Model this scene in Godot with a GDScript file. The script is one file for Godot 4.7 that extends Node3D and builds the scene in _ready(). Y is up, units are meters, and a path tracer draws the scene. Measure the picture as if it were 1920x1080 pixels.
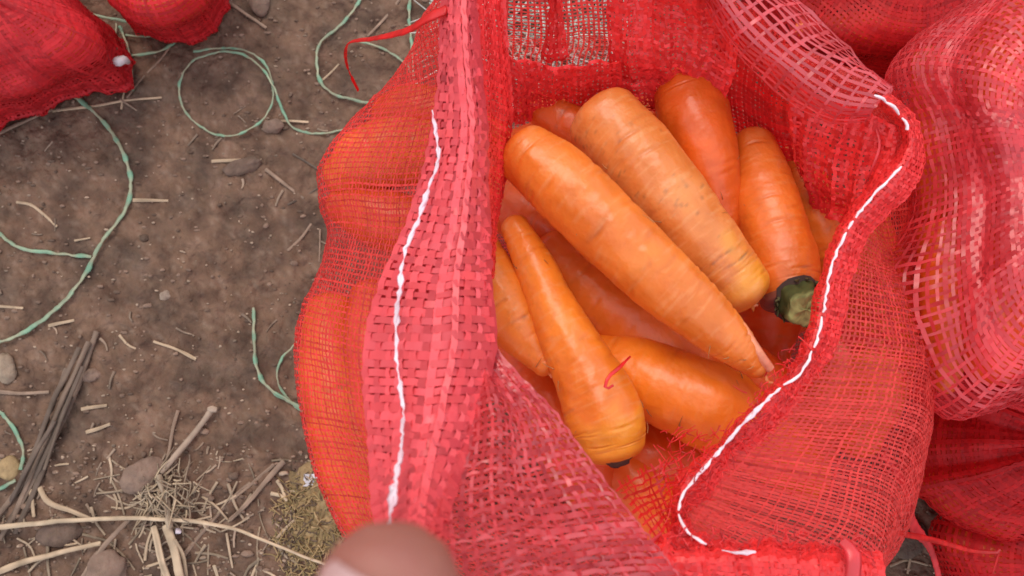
extends Node3D

# ------------------------------------------------------------------ camera numbers
const EYE := Vector3(0.0, 0.9, 0.0)
const TILT := 12.0            # degrees off straight down, looking slightly ahead (-z)
const FOV := 40.0
const LENS := 1483.6          # pixels per unit of slope, for a frame 1080 high

var rng := RandomNumberGenerator.new()
var noise := FastNoiseLite.new()
var fine := FastNoiseLite.new()
var mats := {}
var used_names := {}
var solids: Array = []        # every carrot, as a chain of [centre, radius], so that nets drape over them


# ------------------------------------------------------------------ helpers: places
# A place h metres above the ground, on the line of sight of a point measured in the photograph (1920 x 1080).
func at(px: float, py: float, h: float) -> Vector3:
	var t := deg_to_rad(TILT)
	var f := Vector3(0, -cos(t), -sin(t))
	var u := Vector3(0, sin(t), -cos(t))
	var d := f + Vector3.RIGHT * ((px - 960.0) / LENS) + u * ((540.0 - py) / LENS)
	return EYE + d * ((h - EYE.y) / d.y)


func metres(px_wide: float, h: float) -> float:
	return px_wide / LENS * (EYE.y - h) / cos(deg_to_rad(TILT))


func cat(a, b, c, d, t: float):
	var t2 := t * t
	var t3 := t2 * t
	return a * (-0.5 * t + t2 - 0.5 * t3) + b * (1.0 - 2.5 * t2 + 1.5 * t3) + c * (0.5 * t + 2.0 * t2 - 1.5 * t3) + d * (-0.5 * t2 + 0.5 * t3)


func along(p: Array, x: float, closed := false):
	var n := p.size()
	if closed:
		var i := int(floor(x))
		return cat(p[posmod(i - 1, n)], p[posmod(i, n)], p[posmod(i + 1, n)], p[posmod(i + 2, n)], x - i)
	var k := clampi(int(floor(x)), 0, n - 2)
	var a = p[k - 1] if k > 0 else p[0] * 2.0 - p[1]
	var d = p[k + 2] if k + 2 < n else p[n - 1] * 2.0 - p[n - 2]
	return cat(a, p[k], p[k + 1], d, x - k)


# Points evenly spaced by length along a Catmull-Rom curve.
func even(p: Array, step: float, closed := false) -> Array:
	var fineset := []
	var spans := p.size() if closed else p.size() - 1
	for i in spans * 16 + 1:
		fineset.append(along(p, i / 16.0, closed))
	var total := 0.0
	for i in range(1, fineset.size()):
		total += fineset[i].distance_to(fineset[i - 1])
	var n := maxi(2, int(round(total / step)))
	var out := [fineset[0]]
	var run := 0.0
	var next := total / n
	for i in range(1, fineset.size()):
		var l: float = fineset[i].distance_to(fineset[i - 1])
		while run + l >= next - 1e-7 and out.size() < n:
			out.append(fineset[i - 1].lerp(fineset[i], (next - run) / maxf(l, 1e-9)))
			next += total / n
		run += l
	out.append(fineset[-1])
	return out


# ------------------------------------------------------------------ helpers: nodes and meshes
func numbered(called: String) -> String:
	var n: int = used_names.get(called, -1) + 1
	used_names[called] = n
	return called if n == 0 else "%s_%03d" % [called, n]


func tag(o: Node3D, label: String, category: String, group := "", kind := "") -> Node3D:
	if label:
		o.set_meta("label", label)
	if category:
		o.set_meta("category", category)
	if group:
		o.set_meta("group", group)
	if kind:
		o.set_meta("kind", kind)
	return o


func thing(called: String, label: String, category: String, where: Vector3, group := "") -> Node3D:
	var o := Node3D.new()
	o.name = numbered(called)
	add_child(o)
	o.position = where
	return tag(o, label, category, group)


class Shell:
	var v := PackedVector3Array()
	var n := PackedVector3Array()
	var c := PackedColorArray()
	var i := PackedInt32Array()

	func put(p: Vector3, nn: Vector3, col: Color) -> int:
		v.append(p)
		n.append(nn)
		c.append(col)
		return v.size() - 1

	func quad(a: int, b: int, cc: int, d: int) -> void:
		i.append_array([a, b, cc, a, cc, d])

	func moved(by: Vector3) -> void:
		for k in v.size():
			v[k] -= by

	func smooth() -> void:
		for k in n.size():
			n[k] = Vector3.ZERO
		for t in range(0, i.size(), 3):
			var a := i[t]
			var b := i[t + 1]
			var d := i[t + 2]
			var f := (v[d] - v[a]).cross(v[b] - v[a])
			n[a] += f
			n[b] += f
			n[d] += f
		for k in n.size():
			n[k] = n[k].normalized()

	# front faces on the side of the normals
	func face_out() -> void:
		for t in range(0, i.size(), 3):
			var a := i[t]
			var b := i[t + 1]
			var d := i[t + 2]
			if (v[d] - v[a]).cross(v[b] - v[a]).dot(n[a] + n[b] + n[d]) < 0.0:
				i[t + 1] = d
				i[t + 2] = b

	func mesh() -> ArrayMesh:
		face_out()
		var a := []
		a.resize(Mesh.ARRAY_MAX)
		a[Mesh.ARRAY_VERTEX] = v
		a[Mesh.ARRAY_NORMAL] = n
		a[Mesh.ARRAY_COLOR] = c
		a[Mesh.ARRAY_INDEX] = i
		var m := ArrayMesh.new()
		m.add_surface_from_arrays(Mesh.PRIMITIVE_TRIANGLES, a)
		return m


func place(s: Shell, called: String, m: Material, parent: Node3D = null) -> MeshInstance3D:
	var o := MeshInstance3D.new()
	if parent:
		o.name = called
		s.moved(parent.position)
	else:
		o.name = numbered(called)
		var mid := Vector3.ZERO
		var low := 1e9
		for p in s.v:
			mid += p / s.v.size()
			low = minf(low, p.y)
		mid.y = low
		s.moved(mid)
		o.position = mid
	o.mesh = s.mesh()
	o.material_override = m
	(parent if parent else self).add_child(o, true)
	return o


# A tube through points, with a radius (or [wide, thick]) and a colour at each; flat says how thin it is against its width.
func tube(s: Shell, pts: Array, radii: Array, cols: Array, sides := 7, flat := 1.0, up := Vector3.UP, capped := true) -> void:
	var rows := []
	var count := pts.size()
	for k in count:
		var t: Vector3 = (pts[mini(k + 1, count - 1)] - pts[maxi(k - 1, 0)]).normalized()
		var a := up.cross(t)
		if a.length() < 0.05:
			a = Vector3.RIGHT.cross(t)
		a = a.normalized()
		var b := t.cross(a).normalized()
		var row := []
		for j in sides:
			var w := TAU * j / sides
			var o := a * cos(w) + b * sin(w) * flat
			var sk: float = 1.0 + 0.42 * fine.get_noise_2d(j * 61.0 + radii[0] * 90000.0, k * 2.0)
			row.append(s.put(pts[k] + o * radii[k] * (1.0 + 0.3 * (sk - 1.0)), (a * cos(w) * flat + b * sin(w)).normalized(), Color(cols[k].r * sk, cols[k].g * sk, cols[k].b * sk)))
		rows.append(row)
	for k in count - 1:
		for j in sides:
			var j2 := (j + 1) % sides
			s.quad(rows[k][j], rows[k][j2], rows[k + 1][j2], rows[k + 1][j])
	if capped:
		for e in [0, count - 1]:
			var t2: Vector3 = (pts[e] - pts[1 if e == 0 else count - 2]).normalized()
			var c := s.put(pts[e] + t2 * radii[e] * 0.3, t2, cols[e])
			for j in sides:
				var j2 := (j + 1) % sides
				if e == 0:
					s.i.append_array([c, rows[0][j2], rows[0][j]])
				else:
					s.i.append_array([c, rows[e][j], rows[e][j2]])


# ------------------------------------------------------------------ materials
func noise_texture(freq: float, size: int, seed_: int, octaves := 4, ramp: Gradient = null, kind := FastNoiseLite.TYPE_SIMPLEX_SMOOTH) -> NoiseTexture2D:
	var f := FastNoiseLite.new()
	f.seed = seed_
	f.noise_type = kind
	f.frequency = freq
	f.fractal_octaves = octaves
	var t := NoiseTexture2D.new()
	t.width = size
	t.height = size
	t.seamless = true
	t.noise = f
	if ramp:
		t.color_ramp = ramp
	return t


func plain(called: String, rough: float, spec := 0.5) -> StandardMaterial3D:
	var m := StandardMaterial3D.new()
	m.resource_name = called
	m.vertex_color_use_as_albedo = true
	m.roughness = rough
	m.metallic_specular = spec
	mats[called] = m
	return m


func relief(m: StandardMaterial3D, t: Texture2D, scale_: float, cm: float) -> void:
	m.heightmap_enabled = true
	m.heightmap_texture = t
	m.heightmap_scale = cm
	m.uv1_triplanar = true
	m.uv1_world_triplanar = true
	m.uv1_scale = Vector3.ONE * scale_


func make_materials() -> void:
	var net := plain("red_net", 0.32, 0.7)
	net.backlight_enabled = true
	net.backlight = Color(1.0, 1.0, 1.0)
	var soft := plain("soft_net", 0.5, 0.4)
	soft.backlight_enabled = true
	soft.backlight = Color(1.0, 1.0, 1.0)
	var hem := plain("red_hem", 0.42, 0.5)
	hem.backlight_enabled = true
	hem.backlight = Color(0.5, 0.5, 0.5)
	var bumps := noise_texture(0.02, 256, 5)
	var carrot := plain("carrot_skin", 0.46, 0.5)
	relief(carrot, bumps, 14.0, 0.09)
	carrot.clearcoat_enabled = true
	carrot.clearcoat = 0.3
	carrot.clearcoat_roughness = 0.22
	carrot.subsurf_scatter_enabled = true
	carrot.subsurf_scatter_strength = 0.12
	plain("crown", 0.8, 0.3)
	plain("thread", 0.5, 0.5)
	var tw := plain("twine", 0.45, 0.5)
	tw.backlight_enabled = true
	tw.backlight = Color(0.35, 0.35, 0.35)
	var straw := plain("straw", 0.7, 0.35)
	relief(straw, bumps, 30.0, 0.05)
	var stone := plain("stone", 0.9, 0.3)
	relief(stone, noise_texture(0.03, 256, 9, 5), 12.0, 0.25)
	var skin := plain("skin", 0.5, 0.45)
	skin.subsurf_scatter_enabled = true
	skin.subsurf_scatter_strength = 0.15
	relief(skin, noise_texture(0.06, 256, 12, 4), 60.0, 0.02)
	plain("nail", 0.3, 0.5)
	var soil := plain("soil", 0.95, 0.25)
	var g := Gradient.new()
	g.offsets = PackedFloat32Array([0.0, 0.35, 0.55, 0.75, 1.0])
	g.colors = PackedColorArray([Color(0.62, 0.6, 0.6), Color(0.8, 0.79, 0.78), Color(0.9, 0.89, 0.87), Color(0.97, 0.96, 0.94), Color(1, 1, 1)])
	soil.albedo_texture = noise_texture(0.012, 1024, 21, 6, g)
	relief(soil, noise_texture(0.02, 1024, 22, 6), 1.7, 0.95)


func vary(c: Color, by: float) -> Color:
	var k := 1.0 + rng.randf_range(-by, by)
	return Color(c.r * k, c.g * k, c.b * k)


# ------------------------------------------------------------------ carrots
# pts: rows of [px, py, height of the axis, width in pixels]; ends: how long the round ends are against the radius.
func carrot(pts: Array, label: String, tint: Color, opt := {}) -> Node3D:
	var ctrl := []
	for p in pts:
		ctrl.append(Vector4(at(p[0], p[1], p[2]).x, at(p[0], p[1], p[2]).y, at(p[0], p[1], p[2]).z, metres(p[3], p[2]) * 0.5))
	return carrot_at(ctrl, label, tint, opt)


func carrot_at(ctrl: Array, label: String, tint: Color, opt := {}) -> Node3D:
	var n: int = opt.get("rings", 72)
	var sides: int = opt.get("sides", 40)
	var every := n / 12
	var chain := []
	var axis := []
	for k in n + 1:
		var q: Vector4 = along(ctrl, float(k) / n * (ctrl.size() - 1))
		axis.append(q)
		if k % every == 0:
			chain.append([Vector3(q.x, q.y, q.z), q.w])
	solids.append({"chain": chain, "mid": chain[chain.size() / 2][0], "reach": (chain[0][0] as Vector3).distance_to(chain[-1][0]) * 0.5 + 0.05})
	var sd: float = opt.get("seed", solids.size() * 17.3)
	var head: float = opt.get("head", 0.55)
	var tail: float = opt.get("tail", 0.9)
	var pale: float = opt.get("pale", 0.35)
	var dirt: float = opt.get("dirt", 0.3)
	# creases: [t, angle, span, depth]
	var creases := []
	for k in int(opt.get("creases", 26)):
		creases.append([rng.randf(), rng.randf() * TAU, rng.randf_range(0.3, 1.0), rng.randf_range(0.25, 1.0)])
	var rows := []
	# list of (position along, radius factor) with round caps
	var stations := []
	for k in range(8):
		var a := PI / 2 * k / 8.0
		stations.append([0.0, sin(a), -cos(a) * head])
	for k in n + 1:
		stations.append([float(k) / n, 1.0, 0.0])
	for k in range(7, -1, -1):
		var a := PI / 2 * k / 8.0
		stations.append([1.0, sin(a), cos(a) * tail])
	var s := Shell.new()
	var length := 0.0
	for k in n:
		length += Vector3(axis[k].x, axis[k].y, axis[k].z).distance_to(Vector3(axis[k + 1].x, axis[k + 1].y, axis[k + 1].z))
	var prev_a := Vector3.ZERO
	for st in stations:
		var k := int(round(st[0] * n))
		var q: Vector4 = axis[k]
		var q0: Vector4 = axis[maxi(k - 1, 0)]
		var q1: Vector4 = axis[mini(k + 1, n)]
		var t := Vector3(q1.x - q0.x, q1.y - q0.y, q1.z - q0.z).normalized()
		var a := prev_a
		if a == Vector3.ZERO:
			a = Vector3.UP.cross(t)
		a = (a - t * a.dot(t)).normalized()
		prev_a = a
		var b := t.cross(a)
		var c: Vector3 = Vector3(q.x, q.y, q.z) + t * (st[2] * q.w)
		var row := []
		var ring := fine.get_noise_2d(c.x * 2200.0 + sd * 40.0, c.z * 2200.0 + c.y * 900.0)
		for j in sides:
			var w := TAU * j / sides
			var dir := a * cos(w) + b * sin(w)
			var big := noise.get_noise_3d(cos(w) * 26.0 + sd * 9.0, sin(w) * 26.0, st[0] * length * 900.0)
			var r: float = q.w * st[1] * (1.0 + 0.072 * big + 0.012 * ring)
			var p: Vector3 = c + dir * r
			var dark := 0.0
			var ink := 0.0
			for cr in creases:
				var dt: float = (st[0] - cr[0]) * length + 0.0006 * sin(w * 5.0 + cr[1] * 3.0)
				if absf(dt) < 0.0019 and st[2] == 0.0:
					var da := absf(wrapf(w - cr[1], -PI, PI)) / float(cr[2])
					if da < 1.0:
						var amount := (1.0 - da) * (1.0 - absf(dt) / 0.0019) * float(cr[3])
						dark = maxf(dark, amount)
						if cr[3] > 0.92:
							ink = maxf(ink, amount)
			p -= dir * dark * 0.0009
			p += dir * 0.00045 * maxf(0.0, fine.get_noise_3d(p.x * 3600.0, p.y * 3600.0, p.z * 3600.0 + sd))
			var m1 := noise.get_noise_3d(p.x * 900.0 + sd, p.y * 900.0, p.z * 900.0)
			var m2 := fine.get_noise_3d(p.x * 5200.0, p.y * 5200.0 + sd, p.z * 5200.0)
			var m3 := noise.get_noise_3d(p.x * 2600.0 + sd, p.y * 2600.0, p.z * 2600.0)
			var col := tint * (1.0 + 0.24 * m1)
			col = col.lerp(Color(tint.r * 0.98, tint.g * 1.4, tint.b * 2.4), clampf(pale * (0.35 + 1.3 * m1), 0.0, 0.8))
			col = col.lerp(Color(tint.r * 0.62, tint.g * 0.5, tint.b * 0.7), clampf(dark * 0.34, 0.0, 0.3))
			col = col.lerp(Color(0.10, 0.06, 0.045), clampf(ink * 1.6 * dirt * (0.6 + 2.0 * m2), 0.0, 0.85))
			col = col.lerp(Color(0.11, 0.065, 0.04), clampf((m2 + 0.6 * m1 - 0.45) * 2.5, 0.0, 0.6) * dirt)
			if opt.get("yellow", false):
				col = col.lerp(Color(0.80, 0.30, 0.02), clampf((float(st[0]) - 0.72) * 5.0 + 2.0 * m1, 0.0, 0.85))
			# pale scuffs that run round the root
			var scuff := fine.get_noise_3d(p.x * 1500.0 + sd, w * 14.0, st[0] * length * 9000.0)
			col = col.lerp(Color(0.78, 0.36, 0.14), clampf((scuff - 0.25) * 2.2, 0.0, 0.55) * pale)
			col = col * (1.0 + 0.10 * m3)
			row.append(s.put(p, dir, col))
		rows.append(row)
	for k in rows.size() - 1:
		for j in sides:
			var j2 := (j + 1) % sides
			s.quad(rows[k][j], rows[k][j2], rows[k + 1][j2], rows[k + 1][j])
	s.smooth()
	var base := Vector3(axis[n / 2].x, axis[n / 2].y - axis[n / 2].w, axis[n / 2].z)
	var root := thing("carrot", label, "carrot", base, opt.get("group", ""))
	place(s, "root", mats.carrot_skin, root)
	# the dark crown, a green stub, a rootlet
	for e in opt.get("crown", []):
		var q: Vector4 = axis[0 if e == 0 else n]
		var qq: Vector4 = axis[4 if e == 0 else n - 4]
		var t := Vector3(q.x - qq.x, q.y - qq.y, q.z - qq.z).normalized()
		var cap: float = head if e == 0 else tail
		var lift: float = opt.get("rise", 0.0)
		var dir := (t * cos(lift) + (Vector3.UP - t * t.y).normalized() * sin(lift))
		var out := t * cos(lift) * cap + (Vector3.UP - t * t.y).normalized() * sin(lift)
		crown(root, Vector3(q.x, q.y, q.z) + out * q.w * 0.9, dir, q.w * float(opt.get("crown_size", 0.6)), opt.get("stub", false))
		if opt.get("stub", false):
			shoulder(root, Vector3(q.x, q.y, q.z), t, q.w, cap)
	if opt.has("rootlet"):
		var q: Vector4 = axis[n]
		var p := Vector3(q.x, q.y, q.z)
		var t := Vector3(q.x - axis[n - 6].x, q.y - axis[n - 6].y, q.z - axis[n - 6].z).normalized()
		var pts := []
		var rad := []
		var cols := []
		for k in 7:
			pts.append(p + t * (q.w * tail * 0.7 + k * float(opt.rootlet) / 6.0) + Vector3(0.0008 * sin(k * 1.3), 0.001 * k * 0.3, 0.0008 * cos(k * 1.7)))
			rad.append(lerpf(q.w * 0.38, 0.0006, pow(k / 6.0, 0.6)))
			cols.append(tint.lerp(Color(0.7, 0.25, 0.12), k / 6.0))
		var rs := Shell.new()
		tube(rs, pts, rad, cols)
		place(rs, "rootlet", mats.carrot_skin, root)
	if n > 100:
		var hs := Shell.new()
		for k in 22:
			var q: Vector4 = axis[rng.randi_range(8, n - 4)]
			var w := rng.randf() * TAU
			var o := Vector3(cos(w), absf(sin(w)) * 0.9, sin(w)).normalized()
			var p := Vector3(q.x, q.y, q.z) + o * q.w * 1.0
			var d := Vector3(rng.randf_range(-1, 1), rng.randf_range(-0.2, 0.3), rng.randf_range(-1, 1)).normalized()
			d = (d - o * d.dot(o) * 0.8).normalized()
			var l := rng.randf_range(0.003, 0.009)
			var col := vary(Color(0.42, 0.17, 0.05), 0.4)
			tube(hs, [p, p + d * l * 0.5 + o * 0.0006, p + d * l + o * 0.0002], [0.00035, 0.00025, 0.00012], [col, col, col], 4)
		tag(place(hs, "root_hairs", mats.carrot_skin, root), "", "", "", "stuff")
	return root


# A purple flush round the neck of the root, a skin over its end.
func shoulder(root: Node3D, c: Vector3, t: Vector3, r: float, cap: float) -> void:
	var s := Shell.new()
	var a := Vector3.UP.cross(t).normalized()
	var b := t.cross(a)
	var rows := []
	for i in 14:
		var row := []
		var e := PI / 2 * (i / 13.0)
		for j in 40:
			var w := TAU * j / 40
			var rag := 0.25 * fine.get_noise_2d(j * 17.0, 5.0)
			var ee := maxf(e, 0.0) if i > 0 else rag * 0.6
			var p := c + (a * cos(w) + b * sin(w)) * r * cos(ee) * 1.045 + t * (r * cap * sin(ee) * 1.08 - (r * 0.25 * (0.6 + rag) if i == 0 else 0.0))
			row.append(s.put(p, t, Color(0.30, 0.085, 0.05).lerp(Color(0.10, 0.05, 0.06), clampf(i / 5.0 + rag, 0.0, 1.0))))
		rows.append(row)
	for i in 13:
		for j in 40:
			s.quad(rows[i][j], rows[i][(j + 1) % 40], rows[i + 1][(j + 1) % 40], rows[i + 1][j])
	s.smooth()
	place(s, "purple_shoulder", mats.carrot_skin, root)


func crown(root: Node3D, at_: Vector3, t: Vector3, r: float, stub: bool) -> void:
	var s := Shell.new()
	var a := Vector3.UP.cross(t).normalized()
	var b := t.cross(a)
	var rows := []
	for k in 7:
		var row := []
		var f := k / 6.0
		for j in 22:
			var w := TAU * j / 22
			var rough := 1.0 + 0.22 * fine.get_noise_2d(j * 37.0, k * 23.0 + at_.x * 4000.0)
			var rr := r * (1.08 - f) * rough if k < 6 else 0.0001
			var hh := r * (0.32 * f * (1.4 - f) + 0.07 * rough)
			row.append(s.put(at_ + (a * cos(w) + b * sin(w)) * rr + t * (hh - r * 0.16), t, Color(0.075, 0.045, 0.04).lerp(Color(0.15, 0.10, 0.06), f * rng.randf())))
		rows.append(row)
	for k in 6:
		for j in 22:
			s.quad(rows[k][j], rows[k][(j + 1) % 22], rows[k + 1][(j + 1) % 22], rows[k + 1][j])
	s.smooth()
	place(s, "crown", mats.crown, root)
	if stub:
		# one cut stump of leaf stalks, its top uneven, with torn fibres round it
		var st := Shell.new()
		var ring_rows := []
		for k in 12:
			var row := []
			for j in 30:
				var w := TAU * j / 30
				var lobes := 1.0 + 0.10 * cos(w * 5.0 + 0.6) + 0.10 * fine.get_noise_2d(j * 40.0, k * 12.0)
				var rr: float = [1.02, 0.98, 0.95, 0.93, 0.92, 0.90, 0.84, 0.70, 0.52, 0.34, 0.16, 0.001][k] * r * 0.86 * lobes
				var hh: float = [0.0, 0.2, 0.4, 0.58, 0.72, 0.82, 0.88, 0.87, 0.84, 0.82, 0.80, 0.80][k] * r * (1.0 + 0.16 * fine.get_noise_2d(cos(w) * 30.0 + k * 9.0, sin(w) * 30.0))
				var c: Color = Color(0.07, 0.075, 0.025).lerp(Color(0.33, 0.34, 0.13), clampf((k - 3) / 4.0, 0.0, 1.0))
				c = c * (1.0 + 0.55 * fine.get_noise_2d(j * 45.0, k * 45.0))
				row.append(st.put(at_ + (a * cos(w) + b * sin(w)) * rr + t * hh, t, c))
			ring_rows.append(row)
		for k in 11:
			for j in 30:
				st.quad(ring_rows[k][j], ring_rows[k][(j + 1) % 30], ring_rows[k + 1][(j + 1) % 30], ring_rows[k + 1][j])
		st.smooth()
		place(st, "stem_stub", mats.crown, root)
		var fb := Shell.new()
		for q in 16:
			var w := rng.randf() * TAU
			var o := (a * cos(w) + b * sin(w))
			var p := at_ + o * r * rng.randf_range(0.75, 1.0)
			var l := r * rng.randf_range(0.3, 0.6)
			var col := vary(Color(0.10, 0.085, 0.04), 0.5)
			tube(fb, [p, p + (t * 0.8 + o * 0.25) * l * 0.5, p + (t * 0.9 + o * rng.randf_range(0.1, 0.7)) * l], [r * 0.09, r * 0.07, r * 0.02], [col, col, col], 4, 0.5)
		place(fb, "torn_fibres", mats.crown, root)


# ------------------------------------------------------------------ nets
# The surface: rows of control points. Returns {"p": rows of points, "n": rows of normals}, sampled where the strands cross.
func sheet(ctrl: Array, pitch_u: float, pitch_v: float, closed := false, opt := {}) -> Dictionary:
	var nr := ctrl.size()
	var nc: int = ctrl[0].size()
	# lengths of the spans, so that crossings come out evenly spaced
	var lv := [0.0]
	for r in nr - 1:
		var l := 0.0
		for c in nc:
			l += (ctrl[r][c] as Vector3).distance_to(ctrl[r + 1][c]) / nc
		lv.append(lv[-1] + l)
	var spans := nc if closed else nc - 1
	var lu := [0.0]
	for c in spans:
		var l := 0.0
		for r in nr:
			l += (ctrl[r][c] as Vector3).distance_to(ctrl[r][(c + 1) % nc]) / nr
		lu.append(lu[-1] + l)
	var nv := maxi(3, int(lv[-1] / pitch_v))
	var nu := maxi(3, int(lu[-1] / pitch_u))
	var us := []
	var k := 0
	for j in nu + (0 if closed else 1):
		var d: float = lu[-1] * j / nu
		while k < spans - 1 and lu[k + 1] < d:
			k += 1
		us.append(k + (d - lu[k]) / maxf(lu[k + 1] - lu[k], 1e-6))
	var push: bool = opt.get("drape", false)
	var slack: float = opt.get("slack", 0.002)
	var folds: float = opt.get("folds", 0.0)
	var fold_freq: float = opt.get("fold_freq", 60.0)
	var wob: float = opt.get("wobble", 0.22)
	var P := []
	k = 0
	for i in nv + 1:
		var d: float = lv[-1] * i / nv
		while k < nr - 2 and lv[k + 1] < d:
			k += 1
		var x: float = k + (d - lv[k]) / maxf(lv[k + 1] - lv[k], 1e-6)
		var line := []
		for c in nc:
			var col := []
			for r in nr:
				col.append(ctrl[r][c])
			line.append(along(col, x))
		var row := PackedVector3Array()
		for j in us.size():
			row.append(along(line, us[j], closed))
		P.append(row)
	var W: int = us.size()
	var N := outward(P, closed)
	for i in nv + 1:
		for j in W:
			var p: Vector3 = P[i][j]
			if folds > 0.0:
				p += N[i][j] * folds * noise.get_noise_2d(us[j] * fold_freq, p.y * 140.0 + float(opt.get("seed", 0.0)))
			var e := Vector3(fine.get_noise_3d(p.x * 500.0, p.y * 500.0, p.z * 500.0 + 91.0), fine.get_noise_3d(p.x * 500.0 + 55.0, p.y * 500.0, p.z * 500.0), fine.get_noise_3d(p.x * 500.0, p.y * 500.0 + 33.0, p.z * 500.0))
			e += Vector3(rng.randf_range(-1, 1), rng.randf_range(-1, 1), rng.randf_range(-1, 1)) * 0.3
			P[i][j] = p + e * wob * minf(pitch_u, pitch_v)
	if push:
		# a membrane stretched over the carrots
		var need := []
		var now := []
		for i in nv + 1:
			var a := PackedFloat32Array()
			for j in W:
				a.append(clear_of(P[i][j], N[i][j], slack))
			need.append(a)
			now.append(a.duplicate())
		for again in int(opt.get("tense", 14)):
			for i in range(1, nv):
				for j in W:
					var l: int = posmod(j - 1, W) if closed else maxi(j - 1, 0)
					var r: int = (j + 1) % W if closed else mini(j + 1, W - 1)
					now[i][j] = maxf(need[i][j], 0.25 * (now[i - 1][j] + now[i + 1][j] + now[i][l] + now[i][r]))
		for i in nv + 1:
			for j in W:
				P[i][j] += N[i][j] * now[i][j]
	return {"p": P, "n": outward(P, closed), "closed": closed}


# How far p must go along n to lie outside every carrot.
func clear_of(p: Vector3, n: Vector3, slack: float) -> float:
	var far := 0.0
	for again in 3:
		var q := p + n * far
		var more := 0.0
		for s in solids:
			if (s.mid as Vector3).distance_squared_to(q) > s.reach * s.reach:
				continue
			var ch: Array = s.chain
			for k in ch.size() - 1:
				var a: Vector3 = ch[k][0]
				var b: Vector3 = ch[k + 1][0]
				var ab := b - a
				var t := clampf((q - a).dot(ab) / ab.length_squared(), 0.0, 1.0)
				var d := q - (a + ab * t)
				var r := lerpf(ch[k][1], ch[k + 1][1], t) * 1.04 + slack
				if d.length_squared() < r * r:
					var dn := d.dot(n)
					more = maxf(more, -dn + sqrt(maxf(dn * dn + r * r - d.length_squared(), 0.0)))
		if more <= 0.0:
			break
		far = minf(far + more, 0.07)
	return far


func outward(P: Array, closed: bool) -> Array:
	var N := normals(P, closed)
	var mid := Vector3.ZERO
	var many := 0
	for row in P:
		for p in row:
			mid += p
			many += 1
	mid /= many
	var sum := 0.0
	for i in P.size():
		for j in P[i].size():
			sum += N[i][j].dot(P[i][j] - mid) if closed else N[i][j].y
	if sum < 0.0:
		for row in range(N.size()):
			for j in N[row].size():
				N[row][j] = -N[row][j]
	return N


func normals(P: Array, closed: bool) -> Array:
	var N := []
	var rows := P.size()
	var w: int = P[0].size()
	for i in rows:
		var row := PackedVector3Array()
		for j in w:
			var a: Vector3 = P[i][(j + 1) % w] if closed else P[i][mini(j + 1, w - 1)]
			var b: Vector3 = P[i][posmod(j - 1, w)] if closed else P[i][maxi(j - 1, 0)]
			var c: Vector3 = P[mini(i + 1, rows - 1)][j]
			var d: Vector3 = P[maxi(i - 1, 0)][j]
			row.append((a - b).cross(c - d).normalized())
		N.append(row)
	return N


# Flat plastic tapes woven along both directions of a sheet.
func weave(g: Dictionary, wide_u: float, wide_v: float, tint: Color, opt := {}) -> Shell:
	var s := Shell.new()
	var P: Array = g.p
	var N: Array = g.n
	var closed: bool = g.closed
	var rows := P.size()
	var w: int = P[0].size()
	var lift: float = opt.get("lift", 0.0003)
	var glint: float = opt.get("glint", 0.35)
	var rough: float = opt.get("rough", 0.6)
	var holes: float = opt.get("holes", 0.0)
	for way in 2:
		var lines := rows if way == 0 else w
		var steps := (w + 1 if closed else w) if way == 0 else rows
		for l in lines:
			if rng.randf() < holes:
				continue
			var tone := rng.randf_range(0.78, 1.15)
			var width := (wide_u if way == 0 else wide_v) * rng.randf_range(0.75, 1.25)
			var lean := rng.randf_range(-glint, glint)
			var last := -1
			for k in steps:
				var i: int = l if way == 0 else k
				var j: int = (k % w) if way == 0 else l
				var p: Vector3 = P[i][j]
				var n: Vector3 = N[i][j]
				var a: Vector3
				var b: Vector3
				if way == 0:
					a = P[i][(j + 1) % w] if closed else P[i][mini(j + 1, w - 1)]
					b = P[i][posmod(j - 1, w)] if closed else P[i][maxi(j - 1, 0)]
				else:
					a = P[mini(i + 1, rows - 1)][j]
					b = P[maxi(i - 1, 0)][j]
				var t := a - b
				# where the net is drawn together the tapes bunch up and narrow
				var side := n.cross(t).normalized()
				if side.length() < 0.5:
					last = -1
					continue
				var over := lift * (1.0 if (i + j + way) % 2 == 0 else -1.0)
				var hw := width * 0.5 * (1.0 + rng.randf_range(-0.22, 0.22) * rough)
				var nn := (n + side * (lean + rng.randf_range(-glint, glint) * rough) + t.normalized() * rng.randf_range(-glint, glint) * 0.7 * rough).normalized()
				var k1 := tone * (1.0 + rng.randf_range(-0.1, 0.1) * rough)
				var col := Color(tint.r * k1, tint.g * k1, tint.b * k1)
				var tw := n * hw * rng.randf_range(-0.45, 0.45) * rough
				var x := s.put(p + side * hw + n * over + tw, nn, col)
				s.put(p - side * hw + n * over - tw, nn, col)
				if last >= 0:
					s.quad(last, last + 1, x + 1, x)
				last = x
	return s


const RED := Color(0.88, 0.040, 0.040)
const PINK := Color(0.87, 0.085, 0.10)
const ROSE := Color(0.87, 0.135, 0.155)


func pts3(list: Array) -> Array:
	var out := []
	for p in list:
		out.append(at(p[0], p[1], p[2]))
	return out


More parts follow.
